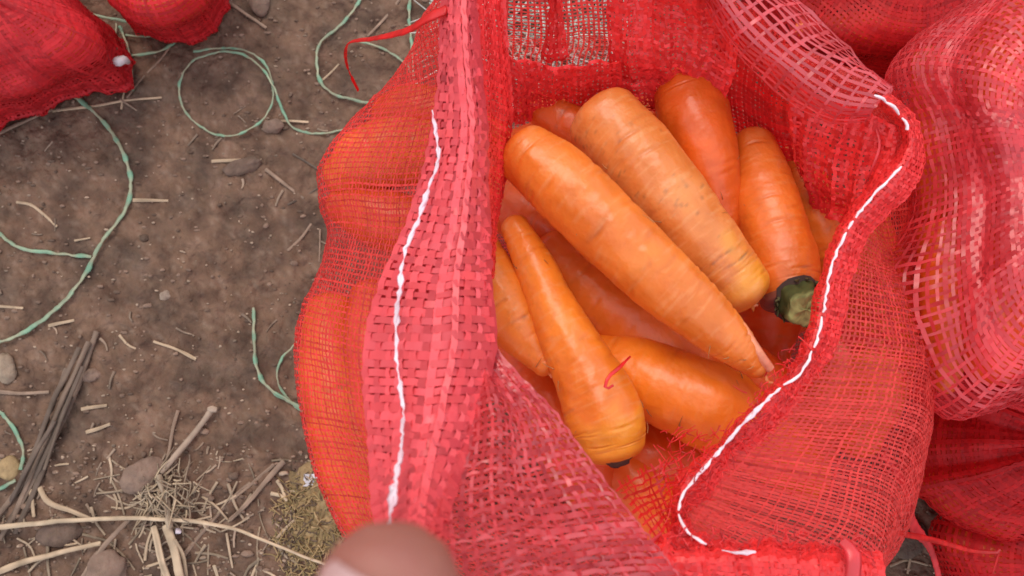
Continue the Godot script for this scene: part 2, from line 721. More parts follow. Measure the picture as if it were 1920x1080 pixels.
# Stray ends of tape standing out round a line.
func frays(line: Array, many: int, spread: float, long: float, tint: Color) -> Shell:
	var s := Shell.new()
	for k in many:
		var p: Vector3 = line[rng.randi() % line.size()]
		p += Vector3(rng.randf_range(-spread, spread), rng.randf_range(-0.002, 0.003), rng.randf_range(-spread, spread))
		var d := Vector3(rng.randf_range(-1, 1), rng.randf_range(-0.3, 0.7), rng.randf_range(-1, 1)).normalized()
		var bend := Vector3(rng.randf_range(-1, 1), rng.randf_range(-0.5, 0.5), rng.randf_range(-1, 1)) * 0.5
		var l := long * rng.randf_range(0.4, 1.4)
		var a := []
		var r := []
		var c := []
		var col := vary(tint, 0.3)
		for q in 5:
			var f := q / 4.0
			a.append(p + (d + bend * f) * l * f)
			r.append(0.00042 * (1.0 - 0.5 * f))
			c.append(col)
		tube(s, a, r, c, 4, 0.5)
	return s


# A loose flat tape, through points.
func tape(list: Array, wide: Array, tint: Color, jitter := 0.15) -> Shell:
	var pts := even(pts3(list), 0.004)
	var r := []
	var c := []
	for k in pts.size():
		var f: float = k / float(pts.size() - 1)
		var w: float = along(wide, f * (wide.size() - 1))
		r.append(maxf(w, 0.0003) * (1.0 + 0.2 * fine.get_noise_1d(k * 30.0)))
		c.append(vary(tint, jitter))
	var s := Shell.new()
	tube(s, pts, r, c, 6, 0.3)
	return s


func stitching(line: Array, r: float, dash: bool, knots: Array) -> Shell:
	var s := Shell.new()
	if dash:
		var k := 0
		while k < line.size() - 3:
			var n := rng.randi_range(3, 6)
			var a := []
			var rr := []
			var c := []
			for q in range(k, mini(k + n, line.size())):
				var f := (q - k) / float(n - 1)
				a.append(line[q] + Vector3(0.0007 * fine.get_noise_1d(q * 90.0), 0.0016 * sin(f * PI) - 0.0004, 0.0007 * fine.get_noise_1d(q * 70.0 + 400.0)))
				rr.append(r * (0.55 + 0.5 * sin(f * PI)))
				c.append(vary(Color(0.84, 0.66, 0.70), 0.10))
			if a.size() > 1:
				tube(s, a, rr, c, 6)
			k += n - 1 + (1 if rng.randf() < 0.45 else 0)
	else:
		var a := []
		var rr := []
		var c := []
		for q in line.size():
			var w := (0.62 + 0.5 * absf(sin(q * 0.16 + 0.5 * fine.get_noise_1d(q * 12.0)))) * (1.0 + 0.5 * fine.get_noise_1d(q * 60.0))
			for kn in knots:
				w += 0.7 * exp(-pow((q - kn * line.size()) / 3.0, 2.0))
			var neck: float = pow(absf(cos(q * PI / 9.0 + 0.8 * fine.get_noise_1d(q * 7.0))), 10.0)
			w *= 1.0 - 0.62 * neck
			a.append(line[q] + Vector3(0.0009 * fine.get_noise_1d(q * 40.0), 0.0006 - 0.0014 * neck, 0.0))
			rr.append(r * w)
			c.append(Color(0.82, 0.66, 0.72).lerp(Color(0.78, 0.36, 0.42), clampf(0.5 * fine.get_noise_1d(q * 45.0 + 77.0) + 0.15, 0.0, 0.7)))
		for ply in 2:
			var aa := []
			var r2 := []
			for q in a.size():
				var w := q * 0.9 + PI * ply
				aa.append(a[q] + Vector3(cos(w), sin(w) * 0.7, sin(w) * 0.3) * rr[q] * 0.5)
				r2.append(rr[q] * 0.72)
			tube(s, aa, r2, c, 6, 0.8)
	return s


# Closed rings of a full sack.
func rings(list: Array) -> Array:
	var out := []
	for r in list:
		out.append(pts3(r))
	return out


func toward(ring: Array, c: Vector3, share: float, y: float) -> Array:
	var out := []
	for p in ring:
		var q: Vector3 = p.lerp(c, share)
		q.y = y
		out.append(q)
	return out


# ------------------------------------------------------------------ scene
func _ready() -> void:
	rng.seed = 4711
	noise.seed = 3
	noise.frequency = 0.02
	noise.fractal_octaves = 3
	fine.seed = 8
	fine.frequency = 0.03
	fine.fractal_octaves = 2

	var cam := Camera3D.new()
	cam.name = "camera"
	var lens := CameraAttributesPhysical.new()
	lens.frustum_focal_length = 17.5 / tan(deg_to_rad(FOV / 2.0))
	lens.frustum_near = 0.01
	lens.frustum_far = 200.0
	lens.frustum_focus_distance = 0.58
	lens.exposure_aperture = 20.0
	cam.attributes = lens
	cam.fov = FOV
	cam.near = 0.01
	cam.far = 200.0
	cam.position = EYE
	cam.rotation_degrees.x = -(90.0 - TILT)
	add_child(cam)
	cam.current = true

	var env := Environment.new()
	var sky := Sky.new()
	var sm := ProceduralSkyMaterial.new()
	sm.sky_top_color = Color(0.80, 0.83, 0.88)
	sm.sky_horizon_color = Color(0.78, 0.80, 0.83)
	sm.sky_curve = 0.2
	sm.ground_bottom_color = Color(0.3, 0.26, 0.23)
	sm.ground_horizon_color = Color(0.5, 0.47, 0.44)
	sm.sky_energy_multiplier = 1.0
	sky.sky_material = sm
	env.background_mode = Environment.BG_SKY
	env.sky = sky
	env.tonemap_mode = Environment.TONE_MAPPER_LINEAR
	env.tonemap_exposure = 1.85
	env.sdfgi_enabled = true
	env.ssao_enabled = true
	env.ssil_enabled = true
	var we := WorldEnvironment.new()
	we.name = "world"
	we.environment = env
	add_child(we)
	var sun := DirectionalLight3D.new()
	sun.name = "sun"
	sun.light_energy = 0.32
	sun.light_angular_distance = 35.0
	sun.light_color = Color(1.0, 0.97, 0.93)
	sun.rotation_degrees = Vector3(-58, -160, 0)
	sun.shadow_enabled = true
	add_child(sun)

	make_materials()
	build_ground()
	build_carrots()
	build_main_sack()
	build_other_sacks()
	build_twine()
	build_litter()
	build_hand()


# ------------------------------------------------------------------ ground
func soil_height(x: float, z: float) -> float:
	return 0.010 * noise.get_noise_2d(x * 220.0, z * 220.0) + 0.0045 * noise.get_noise_2d(x * 1400.0 + 70.0, z * 1400.0) + 0.0022 * fine.get_noise_2d(x * 4200.0, z * 4200.0)


func build_ground() -> void:
	var xs := []
	for k in 331:
		xs.append(-0.75 + 1.65 * k / 330.0)
	var zs := []
	for k in 251:
		zs.append(-0.85 + 1.25 * k / 250.0)
	for d in [0.05, 0.15, 0.4, 1.0, 2.5, 6.0, 15.0, 40.0, 90.0]:
		xs.push_front(-0.75 - d)
		xs.append(0.9 + d)
		zs.push_front(-0.85 - d)
		zs.append(0.4 + d)
	var s := Shell.new()
	for z in zs:
		for x in xs:
			var y := soil_height(x, z)
			var m := noise.get_noise_2d(x * 500.0 + 300.0, z * 500.0)
			var f := fine.get_noise_2d(x * 3000.0, z * 3000.0 + 900.0)
			var c := Color(0.212, 0.128, 0.092) * (1.0 + 0.30 * m + 0.22 * f)
			c = c.lerp(Color(0.31, 0.215, 0.165), clampf((f - 0.3) * 2.0, 0.0, 0.7))
			c = c.lerp(Color(0.16, 0.112, 0.09), clampf(-m, 0.0, 0.5))
			s.put(Vector3(x, y, z), Vector3.UP, c)
	var w := xs.size()
	for i in zs.size() - 1:
		for j in w - 1:
			s.quad(i * w + j, i * w + j + 1, (i + 1) * w + j + 1, (i + 1) * w + j)
	s.smooth()
	var o := place(s, "ground", mats.soil)
	tag(o, "bare brown soil strewn with straw, crumbs and twine under the sacks", "ground", "", "structure")


# A place on the soil, lifted a little.
func on(px: float, py: float, lift := 0.002) -> Vector3:
	var p := at(px, py, 0.0)
	p.y = soil_height(p.x, p.z) + lift
	return p


# ------------------------------------------------------------------ carrots of the open sack
func build_carrots() -> void:
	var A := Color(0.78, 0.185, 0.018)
	var Y := Color(0.86, 0.20, 0.012)
	var P := Color(0.72, 0.205, 0.038)
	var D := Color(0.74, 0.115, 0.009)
	carrot([[982, 285, 0.435, 118], [1050, 340, 0.438, 138], [1145, 432, 0.44, 142], [1245, 528, 0.442, 130], [1328, 602, 0.442, 104], [1385, 655, 0.44, 72], [1418, 690, 0.438, 38]],
		"longest orange carrot lying diagonally across the middle, split tip pointing down right", A, {"tail": 1.0, "rootlet": 0.010, "pale": 0.45, "dirt": 0.14, "creases": 90, "rings": 216, "sides": 64})
	var long_one: Node3D = get_node("carrot")
	var lobe := Shell.new()
	var lp := even(pts3([[1362, 580, .4465], [1384, 606, .4475], [1405, 638, .4465], [1426, 668, .4445], [1444, 692, .4415]]), 0.0015)
	var lr := []
	var lc := []
	for k in lp.size():
		var f: float = k / float(lp.size() - 1)
		lr.append(lerpf(0.0056, 0.0026, f) * sin(clampf(0.25 + f * 1.6, 0.0, PI * 0.5)))
		lc.append(Color(0.78, 0.22, 0.07).lerp(Color(0.74, 0.27, 0.17), f))
	tube(lobe, lp, lr, lc, 12)
	place(lobe, "split_tip", mats.carrot_skin, long_one)
	carrot([[1130, 225, 0.413, 148], [1200, 305, 0.418, 156], [1275, 400, 0.420, 148], [1340, 482, 0.418, 130], [1392, 545, 0.416, 114]],
		"thick dusty tan carrot with dark scratches lying above the longest carrot", P, {"tail": 0.6, "pale": 0.55, "dirt": 0.6, "creases": 80, "rootlet": 0.005, "rings": 216, "sides": 64, "yellow": true})
	carrot([[1292, 182, 0.395, 134], [1305, 235, 0.398, 140], [1328, 310, 0.398, 118], [1350, 390, 0.39, 84], [1372, 470, 0.38, 50]],
		"smooth deep orange carrot whose round top rises highest at the back of the open sack", D, {"head": 0.9, "pale": 0.08, "dirt": 0.06, "creases": 26, "rings": 216, "sides": 64})
	carrot([[1412, 278, 0.388, 90], [1430, 350, 0.393, 116], [1450, 430, 0.396, 130], [1470, 505, 0.398, 128], [1483, 560, 0.400, 108]],
		"orange carrot at right with purple shoulder and cut green stem stub facing down", D.lerp(A, 0.5), {"head": 0.9, "tail": 0.4, "pale": 0.3, "crown": [1], "stub": true, "crown_size": 0.82, "rise": 0.8, "creases": 30, "dirt": 0.15, "rings": 216, "sides": 64})
	carrot([[1482, 290, 0.372, 46], [1512, 350, 0.375, 84], [1550, 430, 0.375, 96], [1585, 520, 0.365, 80]],
		"narrow orange carrot half hidden behind the right hem of the open sack", A, {"head": 0.9, "pale": 0.25, "creases": 26, "rings": 216, "sides": 64})
	carrot([[966, 428, 0.41, 56], [1002, 500, 0.414, 76], [1048, 600, 0.418, 96], [1098, 700, 0.42, 122], [1136, 785, 0.42, 142], [1150, 838, 0.418, 116]],
		"long orange carrot at lower left of the opening with dark crown at its bottom end", Y.lerp(A, 0.35), {"head": 0.9, "tail": 0.5, "crown": [1], "crown_size": 0.40, "rise": 0.85, "pale": 0.45, "creases": 60, "dirt": 0.16, "yellow": true, "rings": 216, "sides": 64})
	carrot([[880, 450, 0.40, 90], [922, 530, 0.404, 110], [964, 600, 0.406, 108], [1000, 652, 0.408, 78], [1022, 684, 0.410, 48]],
		"short orange carrot against the left cuff, its blunt tip pointing down right", A.lerp(Y, 0.4), {"head": 0.8, "tail": 0.8, "pale": 0.4, "rootlet": 0.006, "creases": 50, "dirt": 0.15, "rings": 216, "sides": 64})
	carrot([[1030, 470, 0.372, 100], [1110, 540, 0.374, 144], [1195, 606, 0.376, 148], [1280, 670, 0.372, 124], [1340, 740, 0.36, 80]],
		"orange carrot in shade beneath the longest carrot and beside the long lower left carrot", A.lerp(D, 0.4), {"pale": 0.1, "creases": 30, "dirt": 0.1, "rings": 120, "sides": 56})
	carrot([[1110, 670, 0.375, 100], [1190, 698, 0.388, 134], [1270, 733, 0.394, 152], [1350, 772, 0.396, 158], [1430, 828, 0.39, 130], [1510, 890, 0.37, 90]],
		"fat bright orange carrot low in the opening, running under the fuzzy right hem", Y, {"head": 0.8, "pale": 0.25, "creases": 30, "dirt": 0.05, "rings": 120, "sides": 56})
	carrot([[1150, 850, 0.335, 110], [1195, 930, 0.34, 140], [1245, 1010, 0.34, 140], [1310, 1100, 0.33, 110]],
		"reddish orange carrot deep at the bottom notch of the opening", A.lerp(D, 0.5), {"pale": 0.1, "creases": 26, "dirt": 0.05, "rings": 120, "sides": 56})
	carrot([[1000, 196, 0.38, 64], [1060, 228, 0.385, 84], [1130, 285, 0.38, 90], [1200, 360, 0.37, 70]],
		"small orange carrot end between the two big carrots at upper left", D, {"head": 0.8, "pale": 0.1, "creases": 26})
	# deeper layer, seen in the gaps
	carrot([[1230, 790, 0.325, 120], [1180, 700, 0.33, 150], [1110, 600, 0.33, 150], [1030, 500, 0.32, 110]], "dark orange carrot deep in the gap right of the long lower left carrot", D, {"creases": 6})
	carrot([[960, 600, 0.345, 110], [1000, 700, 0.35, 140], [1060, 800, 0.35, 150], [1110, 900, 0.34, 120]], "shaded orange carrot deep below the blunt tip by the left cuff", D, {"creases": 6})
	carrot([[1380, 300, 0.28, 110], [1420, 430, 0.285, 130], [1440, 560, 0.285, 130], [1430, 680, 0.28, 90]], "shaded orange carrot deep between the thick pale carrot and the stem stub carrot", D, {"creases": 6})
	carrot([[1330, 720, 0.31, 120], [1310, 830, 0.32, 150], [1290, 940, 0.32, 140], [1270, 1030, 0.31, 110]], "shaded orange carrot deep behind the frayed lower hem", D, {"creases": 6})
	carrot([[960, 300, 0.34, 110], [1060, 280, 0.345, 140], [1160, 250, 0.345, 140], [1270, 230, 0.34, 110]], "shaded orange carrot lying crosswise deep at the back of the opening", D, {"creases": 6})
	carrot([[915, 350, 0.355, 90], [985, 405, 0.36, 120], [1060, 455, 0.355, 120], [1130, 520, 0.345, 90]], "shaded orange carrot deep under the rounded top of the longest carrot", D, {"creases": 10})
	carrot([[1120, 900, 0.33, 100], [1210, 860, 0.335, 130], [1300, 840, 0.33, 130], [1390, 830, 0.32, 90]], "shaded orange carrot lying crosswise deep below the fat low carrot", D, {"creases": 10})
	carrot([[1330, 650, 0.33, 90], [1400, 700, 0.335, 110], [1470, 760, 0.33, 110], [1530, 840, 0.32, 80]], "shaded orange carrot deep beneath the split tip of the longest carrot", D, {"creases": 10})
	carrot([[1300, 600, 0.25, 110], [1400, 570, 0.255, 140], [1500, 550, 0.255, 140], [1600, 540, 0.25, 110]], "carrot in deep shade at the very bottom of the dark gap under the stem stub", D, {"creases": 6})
	# against the outside of the net on the left
	carrot([[618, 585, 0.335, 90], [620, 660, 0.34, 116], [638, 770, 0.345, 124], [660, 880, 0.345, 112], [690, 985, 0.34, 80]],
		"orange carrot pressed upright against the net at the sack's lower left edge", A, {"head": 0.8, "creases": 14, "group": ""})
	carrot([[700, 560, 0.33, 90], [695, 660, 0.34, 120], [705, 770, 0.345, 120], [725, 880, 0.34, 90]],
		"orange carrot behind the net between the left edge carrot and the stitched cuff", D, {"head": 0.8, "creases": 14})
	carrot([[645, 330, 0.325, 90], [690, 300, 0.335, 130], [750, 285, 0.335, 140], [830, 290, 0.33, 120]],
		"orange carrot bulging crosswise in the net at the sack's upper left", A, {"head": 0.8, "creases": 14})
	carrot([[640, 385, 0.32, 70], [690, 400, 0.325, 110], [750, 420, 0.325, 120], [830, 440, 0.32, 110]],
		"orange carrot in the net just below the upper left bulge", D, {"head": 0.8, "creases": 14})
	carrot([[730, 215, 0.30, 80], [780, 210, 0.31, 110], [850, 230, 0.31, 110], [920, 260, 0.30, 80]],
		"orange carrot under the net at the top left shoulder of the sack", D, {"head": 0.8, "creases": 14})
	# against the net of the right flap
	carrot([[1625, 430, 0.345, 90], [1640, 520, 0.355, 130], [1650, 620, 0.36, 140], [1640, 720, 0.355, 120], [1610, 820, 0.34, 80]],
		"orange carrot pressed against the net right of the stitched hem", A, {"head": 0.8, "creases": 14})
	carrot([[1570, 610, 0.34, 100], [1575, 690, 0.345, 120], [1550, 760, 0.345, 110], [1510, 820, 0.335, 80]],
		"orange carrot behind the pink net of the right flap", D, {"head": 0.8, "creases": 14})


# ------------------------------------------------------------------ the open sack
func build_main_sack() -> void:
	var c := Vector3(0.09, 0, -0.10)
	var root := thing("net_sack", "red plastic net sack standing open in the middle, its mouth full of carrots", "sack", c)
	var rim := [[860, -60, .50], [893, 130, .49], [908, 300, .482], [915, 480, .482], [925, 650, .488], [1050, 820, .498], [1170, 950, .498], [1240, 1025, .485], [1280, 930, .462], [1365, 835, .456], [1462, 740, .452], [1530, 632, .45], [1556, 520, .45], [1598, 420, .452], [1690, 315, .458], [1704, 235, .464], [1620, 165, .468], [1480, 75, .478], [1350, -20, .49], [1180, -120, .50], [1000, -130, .50]]
	var neck := [[800, 30, .42], [800, 160, .42], [760, 310, .42], [735, 480, .42], [715, 650, .425], [760, 860, .42], [850, 1040, .41], [1100, 1180, .40], [1590, 1085, .40], [1685, 900, .405], [1722, 770, .405], [1735, 665, .40], [1712, 560, .395], [1660, 470, .395], [1640, 360, .40], [1630, 290, .40], [1570, 225, .40], [1460, 165, .41], [1370, 75, .42], [1200, 60, .425], [1010, 70, .425]]
	var wide := [[830, 125, .32], [690, 205, .32], [610, 330, .32], [612, 470, .325], [562, 620, .335], [596, 830, .335], [668, 1010, .33], [900, 1230, .32], [1350, 1240, .32], [1640, 1080, .32], [1690, 880, .32], [1712, 720, .32], [1705, 600, .32], [1715, 470, .32], [1745, 360, .32], [1730, 250, .32], [1660, 170, .32], [1540, 110, .32], [1400, 100, .32], [1200, 115, .32], [1000, 130, .32]]
	var ctrl := rings([rim, neck, wide])
	ctrl.append(toward(ctrl[2], Vector3(c.x, 0.16, c.z), 0.05, 0.16))
	ctrl.append(toward(ctrl[2], Vector3(c.x, 0.0, c.z), 0.12, 0.03))
	ctrl.append(toward(ctrl[2], Vector3(c.x, 0.0, c.z), 0.45, 0.004))
	var g := sheet(ctrl, 0.0035, 0.0036, true, {"drape": true, "folds": 0.004, "fold_freq": 40.0, "wobble": 0.2})
	tag(place(weave(g, 0.0015, 0.0013, Color(0.90, 0.098, 0.088), {"glint": 0.4}), "body_net", mats.soft_net, root), "", "", "", "stuff")

	# the cuff folded outwards on the left, double cloth of wide tape
	var cuff := [
		[[884, -60, .512], [856, -60, .525], [832, -60, .505]],
		[[898, 110, .505], [862, 110, .520], [828, 100, .500]],
		[[912, 250, .498], [868, 255, .518], [808, 260, .490]],
		[[916, 400, .496], [850, 405, .518], [772, 400, .490]],
		[[920, 520, .500], [825, 525, .525], [722, 520, .498]],
		[[926, 640, .505], [815, 640, .535], [690, 640, .505]],
		[[900, 750, .520], [800, 750, .545], [688, 745, .512]],
		[[868, 850, .540], [785, 850, .560], [694, 840, .525]],
		[[835, 940, .565], [775, 945, .580], [704, 930, .550]],
		[[815, 1020, .60], [770, 1025, .615], [722, 1010, .59]],
		[[800, 1090, .665], [765, 1095, .675], [735, 1085, .655]],
		[[790, 1150, .722], [762, 1155, .728], [740, 1150, .715]],
	]
	var cg := sheet(rings(cuff), 0.0053, 0.0048, false, {"folds": 0.0045, "fold_freq": 45.0, "wobble": 0.16})
	tag(place(weave(cg, 0.0038, 0.0043, PINK.lerp(ROSE, 0.3), {"glint": 0.65, "lift": 0.0005, "rough": 0.3}), "cuff", mats.red_hem, root), "", "", "", "stuff")
	var cuff2 := []
	for r in cuff:
		var row := []
		for p in r:
			row.append([p[0] + 3, p[1] + 3, p[2] - 0.0028])
		cuff2.append(row)
	var cg2 := sheet(rings(cuff2), 0.0050, 0.0047, false, {"folds": 0.0045, "fold_freq": 45.0, "wobble": 0.2, "seed": 9.0})
	tag(place(weave(cg2, 0.0050, 0.0047, PINK, {"glint": 0.35}), "cuff_lining", mats.red_hem, root), "", "", "", "stuff")

	# the apron of single net drawn down to the hand
	var apron := [
		[[906, 560, .494], [912, 560, .494], [919, 560, .494]],
		[[880, 660, .505], [905, 655, .500], [930, 650, .496]],
		[[840, 790, .525], [950, 770, .520], [1038, 768, .505]],
		[[800, 900, .55], [960, 880, .540], [1106, 862, .515]],
		[[785, 990, .58], [980, 975, .560], [1185, 965, .520]],
		[[775, 1090, .64], [1010, 1070, .585], [1262, 1060, .520]],
		[[765, 1165, .715], [1060, 1200, .60], [1340, 1170, .515]],
	]
	var ag := sheet(rings(apron), 0.0046, 0.0049, false, {"folds": 0.007, "fold_freq": 40.0, "wobble": 0.2})
	tag(place(weave(ag, 0.0022, 0.0019, PINK.lerp(ROSE, 0.7), {"glint": 0.7, "lift": 0.0006, "rough": 0.9}), "apron_net", mats.red_net, root), "", "", "", "stuff")

	# a second layer of cloth inside the mouth, at the left and at the back
	var inner := [
		[[890, -70, .505], [915, -60, .490], [945, -50, .475]],
		[[895, 60, .498], [925, 70, .478], [952, 85, .458]],
		[[902, 180, .494], [930, 195, .468], [962, 215, .435]],
		[[908, 300, .490], [932, 310, .460], [952, 330, .425]],
		[[914, 410, .488], [926, 412, .460], [934, 420, .430]],
		[[918, 520, .490], [922, 520, .470], [925, 520, .450]],
	]
	var ig := sheet(rings(inner), 0.0028, 0.0030, false, {"folds": 0.003, "wobble": 0.3})
	tag(place(weave(ig, 0.0022, 0.0022, RED, {"glint": 0.35}), "inner_lining", mats.red_hem, root), "", "", "", "stuff")
	for q in [
		[[[1130, -110, .492], [1200, -90, .492], [1290, -50, .485], [1370, 10, .475]], [[1140, 20, .458], [1210, 30, .455], [1290, 50, .450], [1380, 100, .44]], [[1145, 120, .42], [1210, 130, .42], [1280, 140, .418], [1355, 180, .41]], [[1150, 200, .38], [1240, 210, .38], [1300, 220, .37], [1360, 270, .37]]],
		[[[1490, 165, .452], [1560, 195, .455], [1620, 205, .458], [1680, 240, .460]], [[1480, 240, .43], [1540, 270, .435], [1600, 290, .44], [1672, 300, .452]], [[1490, 300, .41], [1540, 340, .415], [1590, 370, .425], [1640, 360, .445]], [[1520, 370, .39], [1545, 400, .40], [1570, 420, .41], [1600, 420, .44]]],
		[[[1012, -110, .494], [1030, -110, .494], [1050, -110, .494]], [[1030, 20, .458], [1040, 20, .458], [1052, 20, .458]], [[1015, 110, .425], [1040, 110, .425], [1065, 110, .425]]],
		[[[925, 95, .452], [1000, 118, .436], [1070, 130, .430], [1160, 115, .428]], [[940, 150, .43], [1000, 165, .415], [1070, 170, .41], [1160, 160, .405]], [[955, 230, .40], [1000, 225, .385], [1070, 215, .38], [1160, 210, .375]]],
	]:
		var bg := sheet(rings(q), 0.0029, 0.0031, false, {"folds": 0.006, "fold_freq": 60.0, "wobble": 0.9})
		tag(place(weave(bg, 0.0021, 0.0021, RED, {"glint": 0.4}), "back_lining", mats.red_hem, root), "", "", "", "stuff")

	var dim := [
		[[1340, 15, .452], [1420, 90, .445], [1505, 165, .440]],
		[[1325, 140, .408], [1410, 190, .403], [1495, 240, .412]],
		[[1335, 225, .358], [1420, 275, .368], [1510, 320, .388]],
	]
	var dg := sheet(rings(dim), 0.0036, 0.0038, false, {"folds": 0.004, "wobble": 0.3})
	tag(place(weave(dg, 0.0025, 0.0025, RED, {"glint": 0.3}), "back_lining", mats.red_net, root), "", "", "", "stuff")

	# hem along the right of the mouth
	var hem_line := [[1330, 1022, .490], [1290, 1004, .486], [1270, 962, .478], [1284, 915, .468], [1350, 845, .462], [1455, 742, .458], [1528, 640, .456], [1553, 530, .456], [1592, 425, .458], [1690, 312, .466], [1704, 240, .472], [1655, 185, .474]]
	var hem := [[], [], []]
	for k in hem_line.size():
		var a: Array = hem_line[maxi(k - 1, 0)]
		var b: Array = hem_line[mini(k + 1, hem_line.size() - 1)]
		var d := Vector2(b[0] - a[0], b[1] - a[1]).normalized()
		var s := Vector2(-d.y, d.x)      # towards the lower right, away from the mouth
		var p: Array = hem_line[k]
		var w := 38.0 if k < 10 else 22.0
		if k < 3:
			w = 18.0
		hem[0].append([p[0] - s.x * 16, p[1] - s.y * 16, p[2] - 0.008])
		hem[1].append([p[0] + s.x * 2, p[1] + s.y * 2, p[2] + 0.001])
		hem[2].append([p[0] + s.x * w, p[1] + s.y * w, p[2] - 0.012])
	var hg := sheet(rings(hem), 0.0024, 0.0026, false, {"folds": 0.004, "fold_freq": 60.0, "wobble": 0.35})
	tag(place(weave(hg, 0.0019, 0.0020, RED, {"glint": 0.4}), "hem", mats.red_hem, root), "", "", "", "stuff")

	# folded hem across the bottom right
	var low := [
		[[1238, 1000, .49], [1300, 1010, .486], [1400, 1018, .48], [1500, 1022, .474], [1580, 1030, .468], [1642, 1040, .455]],
		[[1215, 1045, .502], [1300, 1050, .50], [1400, 1052, .495], [1500, 1056, .49], [1590, 1062, .48], [1650, 1075, .465]],
		[[1230, 1100, .497], [1310, 1105, .492], [1410, 1105, .49], [1510, 1110, .485], [1600, 1115, .476], [1650, 1120, .46]],
	]
	var lg := sheet(rings(low), 0.0026, 0.0026, false, {"folds": 0.005, "fold_freq": 80.0, "wobble": 0.3})
	tag(place(weave(lg, 0.0023, 0.0021, RED, {"glint": 0.4}), "bottom_hem", mats.red_hem, root), "", "", "", "stuff")

	# the twisted rim at the top right: long strands with a ladder of cross strands
	var roll := [
		[[1345, -60, .502], [1425, 30, .496], [1510, 100, .49], [1590, 150, .482], [1650, 185, .476]],
		[[1310, -60, .495], [1385, 45, .486], [1470, 125, .478], [1560, 190, .472], [1640, 200, .47]],
		[[1290, -50, .475], [1360, 70, .462], [1440, 160, .455], [1535, 225, .45], [1625, 225, .455]],
	]
	for k in 5:
		roll[0][k] = [roll[0][k][0] + 20, roll[0][k][1] - 22, roll[0][k][2] - 0.01]
	roll.push_front([[1395, -90, .475], [1490, 0, .47], [1570, 65, .462], [1625, 125, .46], [1668, 175, .464]])
	var rg := sheet(rings(roll), 0.0085, 0.0042, false, {"folds": 0.004, "fold_freq": 25.0, "wobble": 0.25})
	tag(place(weave(rg, 0.0024, 0.0019, ROSE, {"glint": 0.5}), "twisted_rim", mats.red_net, root), "", "", "", "stuff")

	# stitching: a thick white thread down the cuff, dashes along the right hem
	var left := even(pts3([[810, 205, .507], [818, 250, .508], [822, 300, .508], [806, 345, .508], [785, 410, .510], [760, 470, .513], [752, 520, .518], [743, 600, .528], [745, 680, .533], [755, 760, .542], [752, 840, .562], [738, 920, .580], [730, 985, .602], [735, 1060, .662]]), 0.0024)
	place(stitching(left, 0.00105, false, [0.16, 0.33, 0.72]), "stitching", mats.thread, root)
	var right := even(pts3([[1325, 1020, .496], [1292, 1000, .492], [1274, 968, .486], [1276, 935, .480], [1292, 910, .474], [1340, 855, .470], [1380, 808, .468], [1445, 742, .465], [1500, 700, .463], [1530, 640, .462], [1548, 560, .462], [1558, 500, .462], [1590, 430, .464], [1630, 375, .467], [1690, 312, .471]]), 0.0026)
	place(stitching(right, 0.00088, true, []), "stitching", mats.thread, root)
	var thick := even(pts3([[1290, 910, .4745], [1340, 855, .4705], [1385, 803, .4685], [1440, 748, .4655]]), 0.0024)
	place(stitching(thick, 0.0009, false, [0.62, 0.8]), "stitching", mats.thread, root)
	var corner := even(pts3([[1640, 178, .480], [1670, 198, .479], [1697, 228, .478], [1698, 245, .477]]), 0.0026)
	place(stitching(corner, 0.0010, true, []), "stitching", mats.thread, root)
	var dash := even(pts3([[1355, 1032, .505], [1380, 1036, .505], [1415, 1035, .503]]), 0.0024)
	place(stitching(dash, 0.0012, false, []), "stitching", mats.thread, root)

	var veil := [
		[[1150, 905, .47], [1215, 870, .44], [1275, 850, .44]],
		[[1190, 950, .49], [1235, 930, .455], [1280, 900, .455]],
		[[1245, 1020, .497], [1258, 985, .478], [1272, 960, .472]],
	]
	var vg := sheet(rings(veil), 0.0042, 0.0044, false, {"folds": 0.003, "wobble": 0.4})
	tag(place(weave(vg, 0.0014, 0.0013, RED, {"glint": 0.4, "holes": 0.12}), "torn_net", mats.red_net, root), "", "", "", "stuff")

	# loose tapes and frayed ends
	place(tape([[835, 20, .51], [800, 35, .50], [760, 58, .48], [700, 72, .44], [655, 80, .40], [648, 105, .36], [655, 135, .33], [672, 170, .30]], [0.0035, 0.003, 0.002, 0.0016, 0.0012], RED), "loose_tape", mats.red_net, root)
	place(tape([[1655, 850, .415], [1690, 900, .40], [1705, 950, .36], [1712, 985, .33], [1745, 1030, .28], [1765, 1100, .24]], [0.002, 0.0036, 0.0045, 0.003, 0.0024], PINK), "loose_tape", mats.red_net, root)
	place(tape([[1650, 1002, .40], [1700, 1003, .36], [1760, 1015, .30], [1820, 1032, .26], [1868, 1036, .24], [1875, 1030, .24], [1862, 1075, .22]], [0.0016, 0.002, 0.002, 0.0016, 0.001], RED), "loose_tape", mats.red_net, root)
	place(tape([[1580, 1015, .485], [1600, 1040, .49], [1598, 1090, .49]], [0.003, 0.004, 0.004], PINK), "loose_tape", mats.red_net, root)
	place(tape([[1150, 722, .452], [1135, 730, .455], [1140, 708, .455], [1160, 690, .452], [1182, 668, .44]], [0.0007, 0.0011, 0.0005], RED), "loose_tape", mats.red_net, root)
	place(tape([[1640, 230, .455], [1650, 270, .455], [1638, 310, .45], [1622, 345, .44]], [0.0008, 0.001, 0.0006], PINK), "loose_tape", mats.red_net, root)
	place(tape([[1240, 1000, .492], [1205, 1030, .51], [1185, 1065, .525], [1180, 1100, .53]], [0.0008, 0.001, 0.0008], PINK), "loose_tape", mats.red_net, root)
	var fl := even(pts3([[1270, 960, .478], [1285, 915, .472], [1350, 845, .466], [1455, 742, .462], [1525, 640, .458]]), 0.003)
	tag(place(frays(fl, 300, 0.009, 0.0055, RED), "frayed_ends", mats.red_net, root), "", "", "", "stuff")
